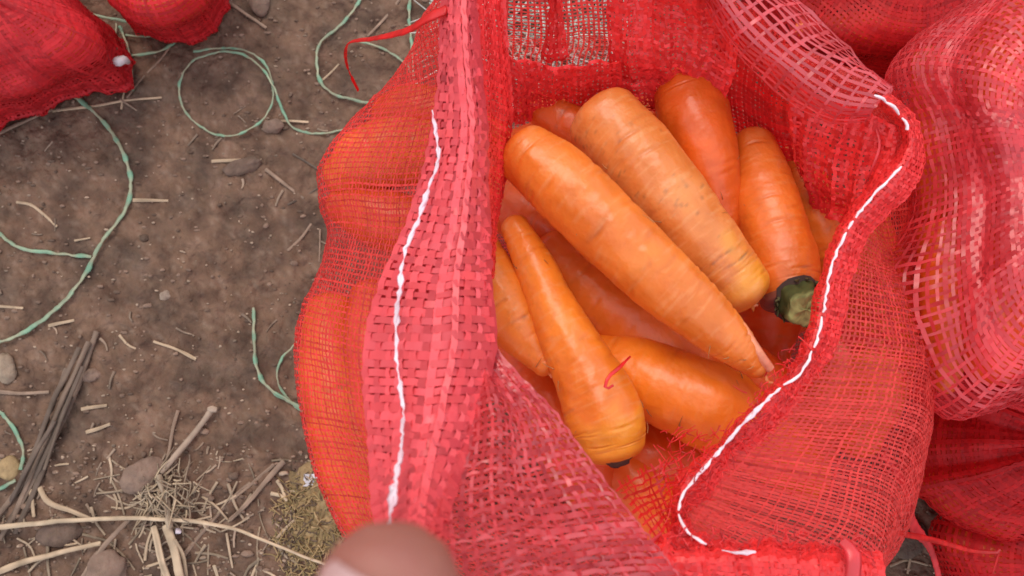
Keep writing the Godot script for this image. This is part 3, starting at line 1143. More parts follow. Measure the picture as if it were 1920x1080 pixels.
	var fl3 := even(pts3([[1260, 1010, .496], [1330, 1008, .49], [1420, 1012, .486], [1520, 1020, .48], [1620, 1035, .466]]), 0.003)
	tag(place(frays(fl3, 160, 0.006, 0.005, RED.lerp(PINK, 0.5)), "frayed_ends", mats.red_net, root), "", "", "", "stuff")
	var fl2 := even(pts3([[1260, 820, .44], [1300, 830, .445], [1265, 870, .45], [1270, 930, .462]]), 0.003)
	tag(place(frays(fl2, 60, 0.008, 0.007, RED), "frayed_ends", mats.red_net, root), "", "", "", "stuff")


# ------------------------------------------------------------------ the other sacks
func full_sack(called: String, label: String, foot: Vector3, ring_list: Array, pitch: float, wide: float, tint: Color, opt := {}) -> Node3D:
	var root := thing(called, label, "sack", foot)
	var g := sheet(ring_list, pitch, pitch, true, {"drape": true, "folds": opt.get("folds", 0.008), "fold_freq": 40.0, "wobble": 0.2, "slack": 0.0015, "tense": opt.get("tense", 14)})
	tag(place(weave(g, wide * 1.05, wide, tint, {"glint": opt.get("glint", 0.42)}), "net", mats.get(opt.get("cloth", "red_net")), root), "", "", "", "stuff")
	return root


func dome(outline: Array, h: float, top: float, foot_share: float, shift := Vector3.ZERO) -> Array:
	# rings: top cap, shoulder, outline at h, foot
	var o := []
	var mid := Vector3.ZERO
	for p in outline:
		o.append(at(p[0], p[1], h))
		mid += o[-1] / outline.size()
	var out := []
	out.append(toward(o, mid, 0.97, top))
	out.append(toward(o, mid, 0.62, top - 0.004))
	out.append(toward(o, mid, 0.26, lerpf(h, top, 0.72)))
	out.append(o)
	out.append(toward(o, mid, foot_share * 0.4, h * 0.45))
	out.append(toward(o, mid, foot_share, 0.012))
	out.append(toward(o, mid, 0.8, 0.004))
	for k in 3:
		for j in out[4 + k].size():
			out[4 + k][j] += shift * (0.5 if k == 0 else 1.0)
	return out


func build_other_sacks() -> void:
	var A := Color(0.74, 0.15, 0.014)
	var D := Color(0.74, 0.115, 0.009)
	# right neighbour
	carrot([[1775, 440, 0.390, 101], [1780, 540, 0.395, 110], [1778, 640, 0.390, 84], [1772, 720, 0.382, 40]], "orange carrot pointing straight down behind the net of the right neighbour sack", A, {"creases": 10})
	carrot([[1740, 110, 0.380, 64], [1755, 200, 0.390, 88], [1765, 300, 0.390, 92], [1760, 400, 0.380, 64]], "orange carrot along the left edge near the top of the right neighbour sack", A, {"creases": 10})
	carrot([[1900, 20, 0.420, 110], [1890, 110, 0.430, 138], [1885, 220, 0.430, 138], [1880, 330, 0.420, 101]], "big orange carrot under the pink top net of the right neighbour sack", A, {"creases": 10})
	carrot([[1960, 400, 0.420, 119], [1915, 480, 0.425, 128], [1880, 580, 0.420, 119], [1860, 680, 0.410, 92]], "orange carrot leaning down left inside the right neighbour sack", D, {"creases": 10})
	carrot([[1830, 330, 0.400, 82], [1840, 420, 0.400, 101], [1850, 520, 0.395, 92]], "orange carrot in the middle gap of the right neighbour sack", D, {"creases": 10})
	var r := [[1690, 95], [1665, 165], [1712, 260], [1730, 400], [1728, 520], [1738, 640], [1752, 725], [1800, 770], [1900, 760], [2050, 800], [2250, 700], [2350, 430], [2250, 130], [2050, -20], [1900, 5], [1780, 35]]
	full_sack("net_sack", "closed pale red net sack of carrots filling the right edge beside the open one", at(2000, 400, 0.0), dome(r, .37, .45, 0.3, Vector3(0.16, 0, -0.06)), 0.0034, 0.0022, PINK, {"tense": 30, "folds": 0.003})
	# its lower half, an added low sack split off so that it lies darker
	carrot([[1760, 800, .20, 90], [1830, 830, .215, 110], [1910, 880, .215, 110], [1990, 940, .20, 90]], "orange carrot lying across the shaded low sack at the right", D, {"creases": 10})
	carrot([[1740, 870, .19, 80], [1800, 920, .20, 100], [1880, 960, .20, 90]], "orange carrot at the lower edge of the shaded low sack at the right", D, {"creases": 10})
	var rl := [[1725, 740], [1712, 820], [1712, 895], [1765, 950], [1900, 1000], [2100, 1010], [2230, 880], [2150, 700], [1950, 660], [1800, 680]]
	full_sack("net_sack", "added low net sack tinted dark red for shade below the pale one at right", at(1950, 840, 0.0), dome(rl, .19, .26, 0.2, Vector3(0.14, 0, 0)), 0.0036, 0.0030, Color(0.70, 0.024, 0.027), {"tense": 8, "folds": 0.012, "glint": 0.12, "cloth": "soft_net"})  # the net colour is deepened to carry shade
	# a band of gathered tape across its top
	# behind, top right
	carrot([[1500, 60, .13, 60], [1600, 62, .15, 80], [1720, 50, .155, 90], [1830, 15, .14, 70]], "dark red looking carrot lying across the sack behind at the top right", D, {"creases": 10})
	carrot([[1480, -10, .13, 70], [1580, -25, .15, 90], [1700, -50, .15, 90]], "second carrot lying above it in the sack behind at the top right", D, {"creases": 10})
	var t := [[1440, 10], [1520, 60], [1590, 105], [1660, 120], [1760, 95], [1880, 40], [1980, -60], [1950, -230], [1750, -330], [1560, -290], [1430, -140]]
	full_sack("net_sack", "net sack tinted deep red for shade behind the open one at the top right", at(1700, -60, 0.0), dome(t, .12, .20, 0.15), 0.0034, 0.0031, Color(0.66, 0.022, 0.025), {"glint": 0.12, "cloth": "soft_net"})  # shade of the sacks around it is painted into the net tint
	# low, bottom right
	carrot([[1800, 1010, .15, 90], [1870, 1040, .16, 110], [1960, 1070, .16, 110]], "orange carrot in the low sack at the bottom right corner", D, {"creases": 10})
	var b := [[1770, 985], [1760, 1040], [1780, 1110], [1900, 1180], [2100, 1160], [2160, 1040], [2050, 960], [1900, 950], [1820, 960]]
	full_sack("net_sack", "low net sack tinted dark red for shade at the bottom right corner", at(1950, 1060, 0.0), dome(b, .12, .19, 0.1, Vector3(0.10, 0, 0.02)), 0.0036, 0.0029, Color(0.70, 0.024, 0.027), {"glint": 0.12, "cloth": "soft_net"})  # darker net tint stands in for the shade in this corner
	# top left
	carrot([[10, 130, .09, 66], [60, 95, .105, 88], [120, 80, .105, 88], [165, 85, .09, 60]], "carrot bulging the right end of the top left sack", A, {"creases": 10})
	carrot([[-70, 150, .08, 70], [-10, 145, .09, 84], [50, 138, .09, 74], [100, 125, .08, 50]], "carrot along the lower edge of the top left sack", A, {"creases": 10})
	carrot([[-80, 110, .11, 80], [-20, 85, .12, 104], [40, 60, .12, 104], [100, 45, .11, 80]], "carrot across the middle of the top left sack", D, {"creases": 10})
	carrot([[-80, 20, .11, 80], [-10, 5, .12, 104], [60, -10, .11, 90]], "carrot at the top frame edge of the top left sack", A, {"creases": 10})
	var a := [[0, 198], [60, 174], [120, 150], [175, 142], [212, 135], [214, 95], [192, 50], [140, 25], [80, -40], [-20, -120], [-200, -120], [-280, 20], [-240, 180], [-110, 225]]
	full_sack("net_sack", "red net sack of carrots lying at the top left corner, tied with white knot", at(-20, 60, 0.0), dome(a, .05, .17, 0.02), 0.0032, 0.0031, Color(0.78, 0.05, 0.06), {"folds": 0.010, "tense": 24, "glint": 0.15, "cloth": "soft_net"})
	carrot([[240, -10, .09, 70], [290, 5, .10, 96], [340, -10, .10, 96], [380, -40, .09, 70]], "carrot bulging the lower side of the small sack at top left", A, {"creases": 10})
	carrot([[250, -70, .09, 90], [310, -60, .10, 100], [370, -80, .09, 80]], "carrot above the other in the small sack at top left", D, {"creases": 10})
	var bb := [[216, 5], [245, 32], [290, 46], [340, 46], [380, 25], [402, -10], [400, -80], [350, -160], [260, -160], [215, -80]]
	full_sack("net_sack", "smaller red net sack at the top edge beside the top left sack", at(310, -50, 0.0), dome(bb, .05, .15, 0.02), 0.0032, 0.0030, Color(0.76, 0.042, 0.05), {"folds": 0.008, "glint": 0.15, "cloth": "soft_net"})
	var ks := Shell.new()
	tube(ks, [at(212, 118, .045), at(222, 116, .05), at(232, 112, .045), at(240, 116, .03)], [0.004, 0.006, 0.005, 0.003], [Color(0.6, 0.55, 0.56), Color(0.68, 0.62, 0.64), Color(0.65, 0.6, 0.6), Color(0.5, 0.48, 0.45)], 8)
	tag(place(ks, "knot", mats.thread), "white thread knot at the right corner of the top left sack", "knot")


# ------------------------------------------------------------------ green twine on the soil
func twine(list: Array, r: float, label: String, lifted := 0.004) -> void:
	var pts := []
	for p in list:
		pts.append(on(p[0], p[1], lifted + (p[2] if p.size() > 2 else 0.0)))
	var line := even(pts, 0.004)
	var rad := []
	var cols := []
	var sd := rng.randf() * 1000.0
	for k in line.size():
		var m := noise.get_noise_1d(k * 9.0 + sd)
		var p: Vector3 = line[k]
		line[k] = Vector3(p.x, maxf(p.y, soil_height(p.x, p.z) + r * 0.4), p.z) + Vector3(fine.get_noise_1d(k * 8.0 + sd), 0, fine.get_noise_1d(k * 8.0 + sd + 500.0)) * 0.0012
		rad.append(r * 0.86 * clampf(1.0 + 0.8 * m, 0.65, 1.5))
		cols.append(Color(0.32, 0.31, 0.20).lerp(Color(0.16, 0.31, 0.20), clampf(0.42 + 1.6 * m, 0.0, 1.0)) * rng.randf_range(0.88, 1.12))
	var s := Shell.new()
	tube(s, line, rad, cols, 7, 0.5)
	tag(place(s, "twine", mats.twine), label, "twine")


func build_twine() -> void:
	twine([[108, 172], [155, 192], [200, 235], [235, 290], [247, 345], [232, 398], [196, 455], [165, 510], [130, 562], [90, 600], [40, 632], [-40, 655]], 0.0028, "longest green twine curving from the top left sack down to the left edge")
	twine([[-30, 418], [0, 438], [45, 468], [100, 475], [172, 482]], 0.0024, "short bent green twine meeting the long twine at the left edge")
	twine([[368, 103], [415, 96], [465, 102], [500, 125], [516, 165, .002], [514, 200, .003], [495, 232, .002], [450, 257], [400, 252], [352, 215], [340, 165], [362, 125], [405, 107], [450, 107], [490, 130, .004], [518, 170, .006], [535, 215, .003], [555, 245], [600, 254], [680, 240]], 0.0016, "green twine coiled in a round loop on the soil")
	twine([[690, -20], [645, 45], [602, 85], [596, 130], [608, 165], [640, 185], [710, 198]], 0.0022, "hooked green twine bending left of the red loose tape")
	twine([[775, -20], [767, 20], [772, 80], [776, 145]], 0.0021, "straight green twine running up to the top edge behind the sack")
	twine([[662, 78], [700, 84], [742, 106], [766, 128], [776, 150]], 0.0019, "pale green twine arching under the red loose tape")
	twine([[477, 578], [480, 660], [492, 708], [520, 738], [575, 768], [640, 790]], 0.0023, "green twine with upright cut end beside the sack's left side")
	twine([[560, 640], [530, 675], [524, 715], [545, 750], [580, 778], [640, 800]], 0.0015, "thin green twine curl touching the sack's left side")
	twine([[-20, 760], [10, 780], [34, 815], [42, 850], [38, 880]], 0.0022, "green twine bit curving down past the dark stalks at the left edge")
	twine([[-20, 925], [8, 912], [30, 900]], 0.0024, "short green twine end at the lower left edge under the dark stalks")
	twine([[195, 50, .02], [255, 58, .015], [320, 56, .012], [346, 62], [330, 85], [295, 104], [235, 112]], 0.0021, "pale green twine looped below the small top left sack")
	twine([[222, 48], [221, 75], [228, 105], [236, 130]], 0.0020, "green twine hanging down beside the white knot")
	twine([[232, 58, .004], [246, 90, .006], [252, 130, .004], [252, 172]], 0.0018, "beige green twine falling straight between the two top left sacks")
	twine([[243, 74, .004], [290, 78, .004], [345, 62, .006]], 0.0018, "middle strand of green twine under the small top left sack")


# ------------------------------------------------------------------ litter
func stick(list: Array, r: float, col: Color, called: String, label: String, cat_: String, opt := {}) -> MeshInstance3D:
	var pts := []
	for p in list:
		pts.append(on(p[0], p[1], r * 0.8 + (p[2] if p.size() > 2 else 0.0)))
	var line := even(pts, opt.get("step", 0.006))
	var rad := []
	var cols := []
	var sd := rng.randf() * 999.0
	for k in line.size():
		var f := k / float(line.size() - 1)
		rad.append(r * lerpf(1.0, opt.get("taper", 0.7), f) * (1.0 + 0.14 * fine.get_noise_1d(k * 14.0 + sd)))
		cols.append(vary(col, 0.12) * (1.0 + 0.3 * noise.get_noise_1d(k * 10.0 + sd)))
		line[k] += Vector3(fine.get_noise_1d(k * 3.0 + sd), 0, fine.get_noise_1d(k * 3.0 + sd + 300.0)) * r * 0.4
	var s := Shell.new()
	tube(s, line, rad, cols, opt.get("sides", 7), opt.get("flat", 0.7))
	if opt.has("knob"):
		var p: Vector3 = line[0]
		tube(s, [p + Vector3(-.004, 0, 0), p + Vector3(0, .001, 0), p + Vector3(.005, 0, .001)], [r * 0.8, r * 1.25, r * 0.9], [col * 1.1, col * 1.25, col * 1.1], 9)
	var o := place(s, called, mats.straw)
	tag(o, label, cat_, opt.get("group", ""))
	return o


func pebble(px: float, py: float, wx: float, wy: float, turn: float, col: Color, label: String, called := "stone", sunk := 0.42) -> void:
	var s := Shell.new()
	var c := on(px, py, 0.0)
	var ax := metres(wx, 0.0) * 0.5
	var az := metres(wy, 0.0) * 0.5
	var ay := minf(ax, az) * 0.65
	var rows := []
	for i in 13:
		var e := -PI / 2 + PI * i / 12.0
		var row := []
		for j in 20:
			var w := TAU * j / 20
			var d := Vector3(cos(e) * cos(w), sin(e), cos(e) * sin(w))
			var k := 1.0 + 0.26 * noise.get_noise_3d(d.x * 45.0 + px, d.y * 45.0, d.z * 45.0 + py)
			var q := Vector3(d.x * ax, d.y * ay, d.z * az) * k
			q = q.rotated(Vector3.UP, turn)
			row.append(s.put(c + q + Vector3(0, ay * (1.0 - 2.0 * sunk) * 0.6, 0), d, col * (1.0 + 0.35 * fine.get_noise_3d(q.x * 3000.0, q.y * 3000.0, q.z * 3000.0))))
		rows.append(row)
	for i in 12:
		for j in 20:
			s.quad(rows[i][j], rows[i + 1][j], rows[i + 1][(j + 1) % 20], rows[i][(j + 1) % 20])
	s.smooth()
	tag(place(s, called, mats.stone), label, called)


func build_litter() -> void:
	var tan_ := Color(0.42, 0.30, 0.20)
	var pale := Color(0.50, 0.37, 0.25)
	var brown := Color(0.27, 0.18, 0.13)
	var dark := Color(0.12, 0.085, 0.065)
	# long straws
	stick([[-40, 992, .010], [100, 978, .012], [220, 970, .012], [340, 973, .012], [430, 986, .012], [520, 1018, .010], [615, 1056, .006]], 0.0031, pale, "straw", "longest pale straw lying across the bottom left, curving down right", "straw", {"taper": 0.45})
	stick([[72, 915], [95, 940, .004], [135, 955, .008], [185, 976, .012]], 0.0031, tan_, "straw", "bent tan straw joining the longest straw from above at left", "straw")
	stick([[296, 985, .004], [310, 1030, .008], [325, 1110, .008]], 0.0036, tan_.lerp(pale, 0.6), "straw", "left blade of the pale split straw below the root clump", "straw", {"flat": 0.3, "taper": 1.1})
	stick([[322, 982, .006], [335, 1030, .010], [350, 1110, .010]], 0.0050, tan_.lerp(pale, 0.6), "straw", "wider right blade of the pale split straw below the root clump", "straw", {"flat": 0.3, "taper": 1.0})
	stick([[338, 1010, .012], [350, 1040, .010], [352, 1080, .006]], 0.0025, tan_, "straw", "thin side blade peeling off the pale split straw", "straw", {"flat": 0.3})
	stick([[-30, 1080], [60, 1050, .004], [130, 1032, .006], [195, 1018, .006]], 0.0038, tan_, "straw", "thick tan stalk slanting up from the bottom left corner", "stalk")
	stick([[150, 1090], [190, 1040, .008], [225, 1000, .010], [255, 968, .006]], 0.0034, brown, "stick", "brown stick crossing the tan stalk below the longest straw", "stick")
	stick([[340, 1045], [390, 985], [440, 930], [470, 905]], 0.0024, brown, "twig", "thin brown twig slanting up right of the pale split straw", "twig")
	stick([[402, 768, .006], [370, 808, .006], [340, 850, .006], [312, 885, .004]], 0.0033, Color(0.33, 0.24, 0.18), "stick", "brown stick with a knob end above the root clump", "stick", {"knob": true, "taper": 1.0})
	stick([[334, 770], [328, 800], [318, 850], [305, 890]], 0.0020, brown, "twig", "thin twig standing left of the knob ended stick", "twig")
	# dark stalks in a bundle
	var bundle := [
		[[[187, 622], [152, 718], [96, 830], [40, 940], [0, 1010]], "rightmost and longest dark stalk of the bundle at the left edge", 0.0032],
		[[[176, 645, .004], [128, 745, .006], [80, 845, .004], [22, 975]], "dark stalk second from the right in the bundle at left", 0.0030],
		[[[160, 655, .006], [112, 752, .009], [66, 855, .007], [25, 930]], "brownish stalk lying on top of the dark bundle at left", 0.0030],
		[[[130, 692], [96, 765], [72, 832]], "short forked stalk at the left flank of the dark bundle", 0.0026],
		[[[140, 745, .004], [92, 850, .006], [50, 915], [8, 990]], "dark stalk through the middle of the bundle at left", 0.0030],
		[[[100, 830], [64, 920], [24, 1000]], "short dark stalk at the bottom of the bundle", 0.0032],
		[[[70, 850], [30, 920], [-20, 990]], "lowest left dark stalk of the bundle at the edge", 0.0036],
		[[[168, 690, .010], [120, 800, .011], [88, 880, .006]], "thin dark stalk crossing over the bundle at a slant", 0.0022],
		[[[112, 790, .010], [60, 880, .010], [15, 945]], "grey stalk on the bundle's left side halfway down", 0.0026],
		[[[150, 700], [104, 800], [60, 900]], "blackish stalk lowest in the middle of the bundle", 0.0028],
	]
	for q in bundle:
		stick(q[0], q[2], dark.lerp(brown, rng.randf() * 0.6), "stalk", q[1], "stalk", {"group": "dark dry stalks in a bundle at the left edge", "taper": 0.9})
	# named bits
	var bits := [
		[[[405, -10], [450, 22], [502, 58]], 0.0032, brown, "brown twig slanting at the top edge beside the grey stone", "twig"],
		[[[755, -10], [720, 30], [688, 65]], 0.0026, brown, "brown twig at the top edge between two green twines", "twig"],
		[[[340, 60], [310, 110], [270, 150], [240, 185]], 0.0020, brown, "thin dark twig slanting below the looped twine at top left", "twig"],
		[[[-10, 252], [50, 225], [98, 205]], 0.0034, brown, "grey brown straw slanting in from the left edge under the sack", "straw"],
		[[[98, 207], [180, 202], [240, 190], [305, 184]], 0.0026, tan_, "tan straw lying level below the top left sack", "straw"],
		[[[150, 160], [200, 160], [252, 140]], 0.0030, tan_, "tan straw by the top left sack's corner", "straw"],
		[[[228, 205], [233, 180], [238, 165]], 0.0018, tan_, "short upright straw bit under the white knot", "straw"],
		[[[248, 374], [275, 376], [312, 374]], 0.0032, tan_, "short tan straw touching the bend of the longest twine", "straw"],
		[[[30, 378], [58, 384], [85, 405], [108, 425]], 0.0026, tan_, "bent straw at left between twine and edge", "straw"],
		[[[140, 452], [170, 447]], 0.0018, tan_, "straw bit above the twine junction at left", "straw"],
		[[[-10, 574], [25, 576], [50, 579]], 0.0026, tan_, "straw bit at the left edge below the bent twine", "straw"],
		[[[95, 612], [120, 606], [142, 601]], 0.0028, tan_, "straw bit lying along the end of the longest twine", "straw"],
		[[[-10, 735], [40, 737], [95, 735]], 0.0032, brown, "brown straw level at the left edge, touching the dark stalks", "straw"],
		[[[155, 768], [180, 764], [202, 760]], 0.0030, tan_, "upper of two parallel straw bits right of the dark stalks", "straw"],
		[[[165, 810], [190, 803], [212, 796]], 0.0030, tan_, "lower of two parallel straw bits right of the dark stalks", "straw"],
		[[[540, 470], [565, 445], [584, 420]], 0.0026, brown, "thin brown straw slanting beside the sack's notch", "straw"],
		[[[600, 430], [600, 460], [598, 490]], 0.0014, brown, "hair thin straw standing beside the sack's notch", "straw"],
		[[[400, 305], [440, 304], [478, 300]], 0.0030, tan_, "pale straw lying over the dirt lump below the coil", "straw"],
		[[[500, 320], [540, 350], [570, 372]], 0.0030, brown, "brown straw right of the dirt lump", "straw"],
		[[[550, 290], [590, 315], [622, 335]], 0.0018, dark, "dark twig running up to the sack's upper left bulge", "twig"],
		[[[540, 385], [580, 362], [612, 345]], 0.0018, dark, "second dark twig touching the sack's upper left bulge", "twig"],
		[[[605, 150], [620, 135], [634, 118]], 0.0020, tan_, "straw bit inside the hooked twine", "straw"],
		[[[500, 231], [540, 230], [580, 232]], 0.0026, tan_, "straw bit crossed by the coil's tail", "straw"],
		[[[288, 640], [330, 655], [368, 675]], 0.0022, tan_, "straw bit lying alone in mid soil", "straw"],
		[[[330, 655], [350, 664], [368, 673]], 0.0020, pale, "pale chip beside the straw in mid soil", "straw"],
		[[[228, 630], [245, 648], [258, 655]], 0.0020, tan_, "small slanted straw right of the dark stalks' top", "straw"],
		[[[535, 865], [490, 915], [455, 955], [430, 975]], 0.0040, brown, "thick brown twig left of the mossy clump", "twig"],
		[[[515, 870], [470, 910], [440, 935]], 0.0026, brown, "thin twig parallel to the thick one left of the mossy clump", "twig"],
		[[[508, 925], [530, 930], [540, 938]], 0.0030, pale, "pale straw chip pointing at the mossy clump", "straw"],
		[[[520, 900], [530, 918], [536, 935]], 0.0030, pale, "second pale chip forming a V with the first", "straw"],
		[[[540, 922], [565, 922]], 0.0022, pale, "tiny pale chip beside the white scrap", "straw"],
		[[[70, 880], [105, 872], [128, 870]], 0.0020, tan_, "straw sprig leaving the dark stalks to the right", "straw"],
		[[[52, 910], [58, 940], [60, 970]], 0.0034, tan_, "upright tan chip beside the dark stalks' foot", "straw"],
		[[[215, 925], [220, 940], [218, 955]], 0.0020, tan_, "small straw left of the root clump", "straw"],
		[[[270, 1065], [310, 1050], [340, 1030]], 0.0022, tan_, "thin straw at the bottom edge, left of the split straw", "straw"],
		[[[400, 1060], [405, 1085]], 0.0028, pale, "pale upright chip at the bottom edge", "straw"],
		[[[470, 1085], [482, 1055], [490, 1030]], 0.0022, tan_, "straw sprig at the bottom edge near the mossy clump", "straw"],
		[[[520, 1010], [545, 985], [565, 965]], 0.0024, tan_, "straw leaning on the mossy clump's left side", "straw"],
		[[[380, 930], [410, 950], [425, 975]], 0.0020, tan_, "root hair leaving the clump to the right", "straw"],
		[[[100, 1018], [125, 1022], [145, 1018]], 0.0020, tan_, "small hooked straw under the longest straw", "straw"],
		[[[275, 1050], [280, 1020], [290, 990]], 0.0026, tan_, "upright straw just left of the split straw", "straw"],
	]
	for q in bits:
		stick(q[0], q[1] * 0.78, q[2], q[4], q[3], q[4], {"flat": 0.5})
	# stones
	var grey := Color(0.190, 0.124, 0.094)
	pebble(490, 8, 42, 62, 0.1, grey, "grey stone at the top edge between twig and twine")
	pebble(515, 240, 44, 30, 0.1, grey * 1.15, "rounded stone caught under the coil's tail")
	pebble(172, 704, 36, 24, 0.3, grey * 1.25, "small pinkish stone right of the dark stalks")
	pebble(272, 893, 78, 62, 0.5, grey * 1.2, "half buried round stone beside the root clump")
	pebble(205, 1068, 72, 70, 0.9, grey * 1.2, "flat stone at the bottom edge beside the brown stick")
	pebble(110, 1000, 80, 46, 0.2, grey * 0.78, "dark clod below the longest straw at left")
	pebble(455, 314, 76, 34, 0.3, grey * 0.80, "dirt lump below the coil with pale straw on it")
	pebble(312, 555, 22, 20, 0.3, Color(0.30, 0.22, 0.17), "tan crumb alone on open soil at left of centre")
	pebble(10, 690, 40, 60, 0.5, Color(0.30, 0.22, 0.16), "tan leaf like clod at the left edge")
	pebble(12, 880, 40, 50, 0.5, Color(0.34, 0.23, 0.12), "ochre clod at the left edge below the green twine bit")
	pebble(1700, 1010, 80, 60, 0.5, grey * 0.6, "dark clod in the gap between the sacks at bottom right")
	for q in [[[[1680, 1035], [1720, 1025], [1760, 1028]], "straw in the dark gap at bottom right"], [[[1690, 990], [1705, 1030], [1700, 1075]], "upright straw in the dark gap at bottom right"], [[[1665, 1060], [1700, 1050], [1745, 1060]], "lowest straw in the dark gap at bottom right"]]:
		stick(q[0], 0.0018, tan_ * 0.8, "straw", q[1], "straw")
	# the white scrap
	var ws := Shell.new()
	var w0 := on(584, 900, 0.004)
	var grid := []
	for i in 5:
		var row := []
		for j in 5:
			row.append(ws.put(w0 + Vector3((j - 2) * 0.004 + 0.001 * (i % 2), 0.003 * sin(i * 1.7 + j * 2.1) + 0.002, (i - 2) * 0.0033), Vector3.UP, vary(Color(0.62, 0.58, 0.62), 0.12)))
		grid.append(row)
	for i in 4:
		for j in 4:
			ws.quad(grid[i][j], grid[i][j + 1], grid[i + 1][j + 1], grid[i + 1][j])
	ws.smooth()
	tag(place(ws, "plastic_scrap", mats.thread), "crumpled white plastic scrap beside the mossy clump", "scrap")
	var w1 := Shell.new()
	var p1 := on(338, 991, 0.006)
	tube(w1, [p1, p1 + Vector3(0.002, 0.002, 0.002), p1 + Vector3(0.004, 0, 0.003)], [0.002, 0.0035, 0.002], [Color(0.6, 0.5, 0.55), Color(0.66, 0.56, 0.6), Color(0.6, 0.5, 0.55)], 8)
	tag(place(w1, "plastic_crumb", mats.thread), "tiny white crumb right of the split straw", "crumb")
	root_clump()
	mossy_clump()
	dry_grass()
	scatter()


func hairs(s: Shell, c: Vector3, many: int, rx: float, rz: float, high: float, long: float, thick: float, cols: Array) -> void:
	for k in many:
		var a := rng.randf() * TAU
		var q := sqrt(rng.randf())
		var p := c + Vector3(cos(a) * rx * q, high * (1.0 - q * q) * rng.randf_range(0.55, 1.0), sin(a) * rz * q)
		p.y = maxf(p.y, soil_height(p.x, p.z) + 0.001)
		var d := Vector3(rng.randf_range(-1, 1), rng.randf_range(-0.25, 0.45), rng.randf_range(-1, 1)).normalized()
		var e := Vector3(rng.randf_range(-1, 1), rng.randf_range(-0.4, 0.2), rng.randf_range(-1, 1))
		var l := long * rng.randf_range(0.4, 1.3)
		var pts := []
		var r := []
		var cc := []
		var col: Color = vary(cols[rng.randi() % cols.size()], 0.25)
		for m in 5:
			var f := m / 4.0
			pts.append(p + (d * f + e * f * f * 0.5) * l)
			r.append(thick * (1.0 - 0.6 * f))
			cc.append(col)
		tube(s, pts, r, cc, 4, 0.7, Vector3.UP, false)


func root_clump() -> void:
	var root := thing("root_clump", "tan fibrous dead root clump above the split straw", "roots", on(318, 928, 0.0))
	var s := Shell.new()
	var c := root.position + Vector3(0, 0.004, 0)
	hairs(s, c, 190, 0.036, 0.030, 0.014, 0.017, 0.0012, [Color(0.36, 0.27, 0.19), Color(0.28, 0.20, 0.14), Color(0.44, 0.33, 0.22)])
	tag(place(s, "root_fibre", mats.straw, root), "", "", "", "stuff")
	var b := Shell.new()
	var pts := []
	var r := []
	var cc := []
	for k in 9:
		pts.append(on(312 + k * 2.5, 890 + k * 12.0, 0.012 + 0.004 * sin(k)))
		r.append(0.0030 + 0.0010 * sin(k * 1.9))
		cc.append(vary(Color(0.36, 0.27, 0.19), 0.2))
	tube(b, pts, r, cc, 10)
	place(b, "root_stock", mats.straw, root)


func mossy_clump() -> void:
	var root := thing("mossy_clump", "yellowish mossy clump of chaff touching the sack at lower left", "moss", on(605, 985, 0.0))
	var c := root.position
	var b := Shell.new()
	var rows := []
	for i in 12:
		var f := i / 11.0
		var row := []
		for j in 30:
			var w := TAU * j / 30
			var k := 1.0 + 0.8 * noise.get_noise_2d(cos(w) * 70.0 + i * 6.0, sin(w) * 70.0)
			var p := c + Vector3(cos(w) * 0.046 * f * k, 0.013 * (1.0 - f * f) + 0.004 * fine.get_noise_2d(i * 60.0, j * 50.0), sin(w) * 0.056 * f * k)
			row.append(b.put(p, Vector3.UP, Color(0.30, 0.205, 0.105) * (1.0 + 0.8 * fine.get_noise_2d(i * 50.0, j * 40.0))))
		rows.append(row)
	for i in 11:
		for j in 30:
			b.quad(rows[i][j], rows[i][(j + 1) % 30], rows[i + 1][(j + 1) % 30], rows[i + 1][j])
	b.smooth()
	for k in b.n.size():
		if b.n[k].y < 0.0:
			b.n[k] = -b.n[k]
	place(b, "chaff_mound", mats.stone, root)
	var s := Shell.new()
	hairs(s, c, 1100, 0.056, 0.068, 0.016, 0.010, 0.0009, [Color(0.46, 0.31, 0.16), Color(0.38, 0.26, 0.12), Color(0.30, 0.22, 0.10), Color(0.15, 0.10, 0.07)])
	tag(place(s, "moss_fibre", mats.straw, root), "", "", "", "stuff")


func dry_grass() -> void:
	var s := Shell.new()
	hairs(s, at(1010, 40, 0.0), 500, 0.13, 0.07, 0.03, 0.05, 0.0016, [Color(0.50, 0.53, 0.46), Color(0.38, 0.42, 0.34), Color(0.6, 0.58, 0.52)])
	tag(place(s, "dry_grass", mats.straw), "pale dry grass on the soil seen through the back net of the open sack", "grass", "", "stuff")


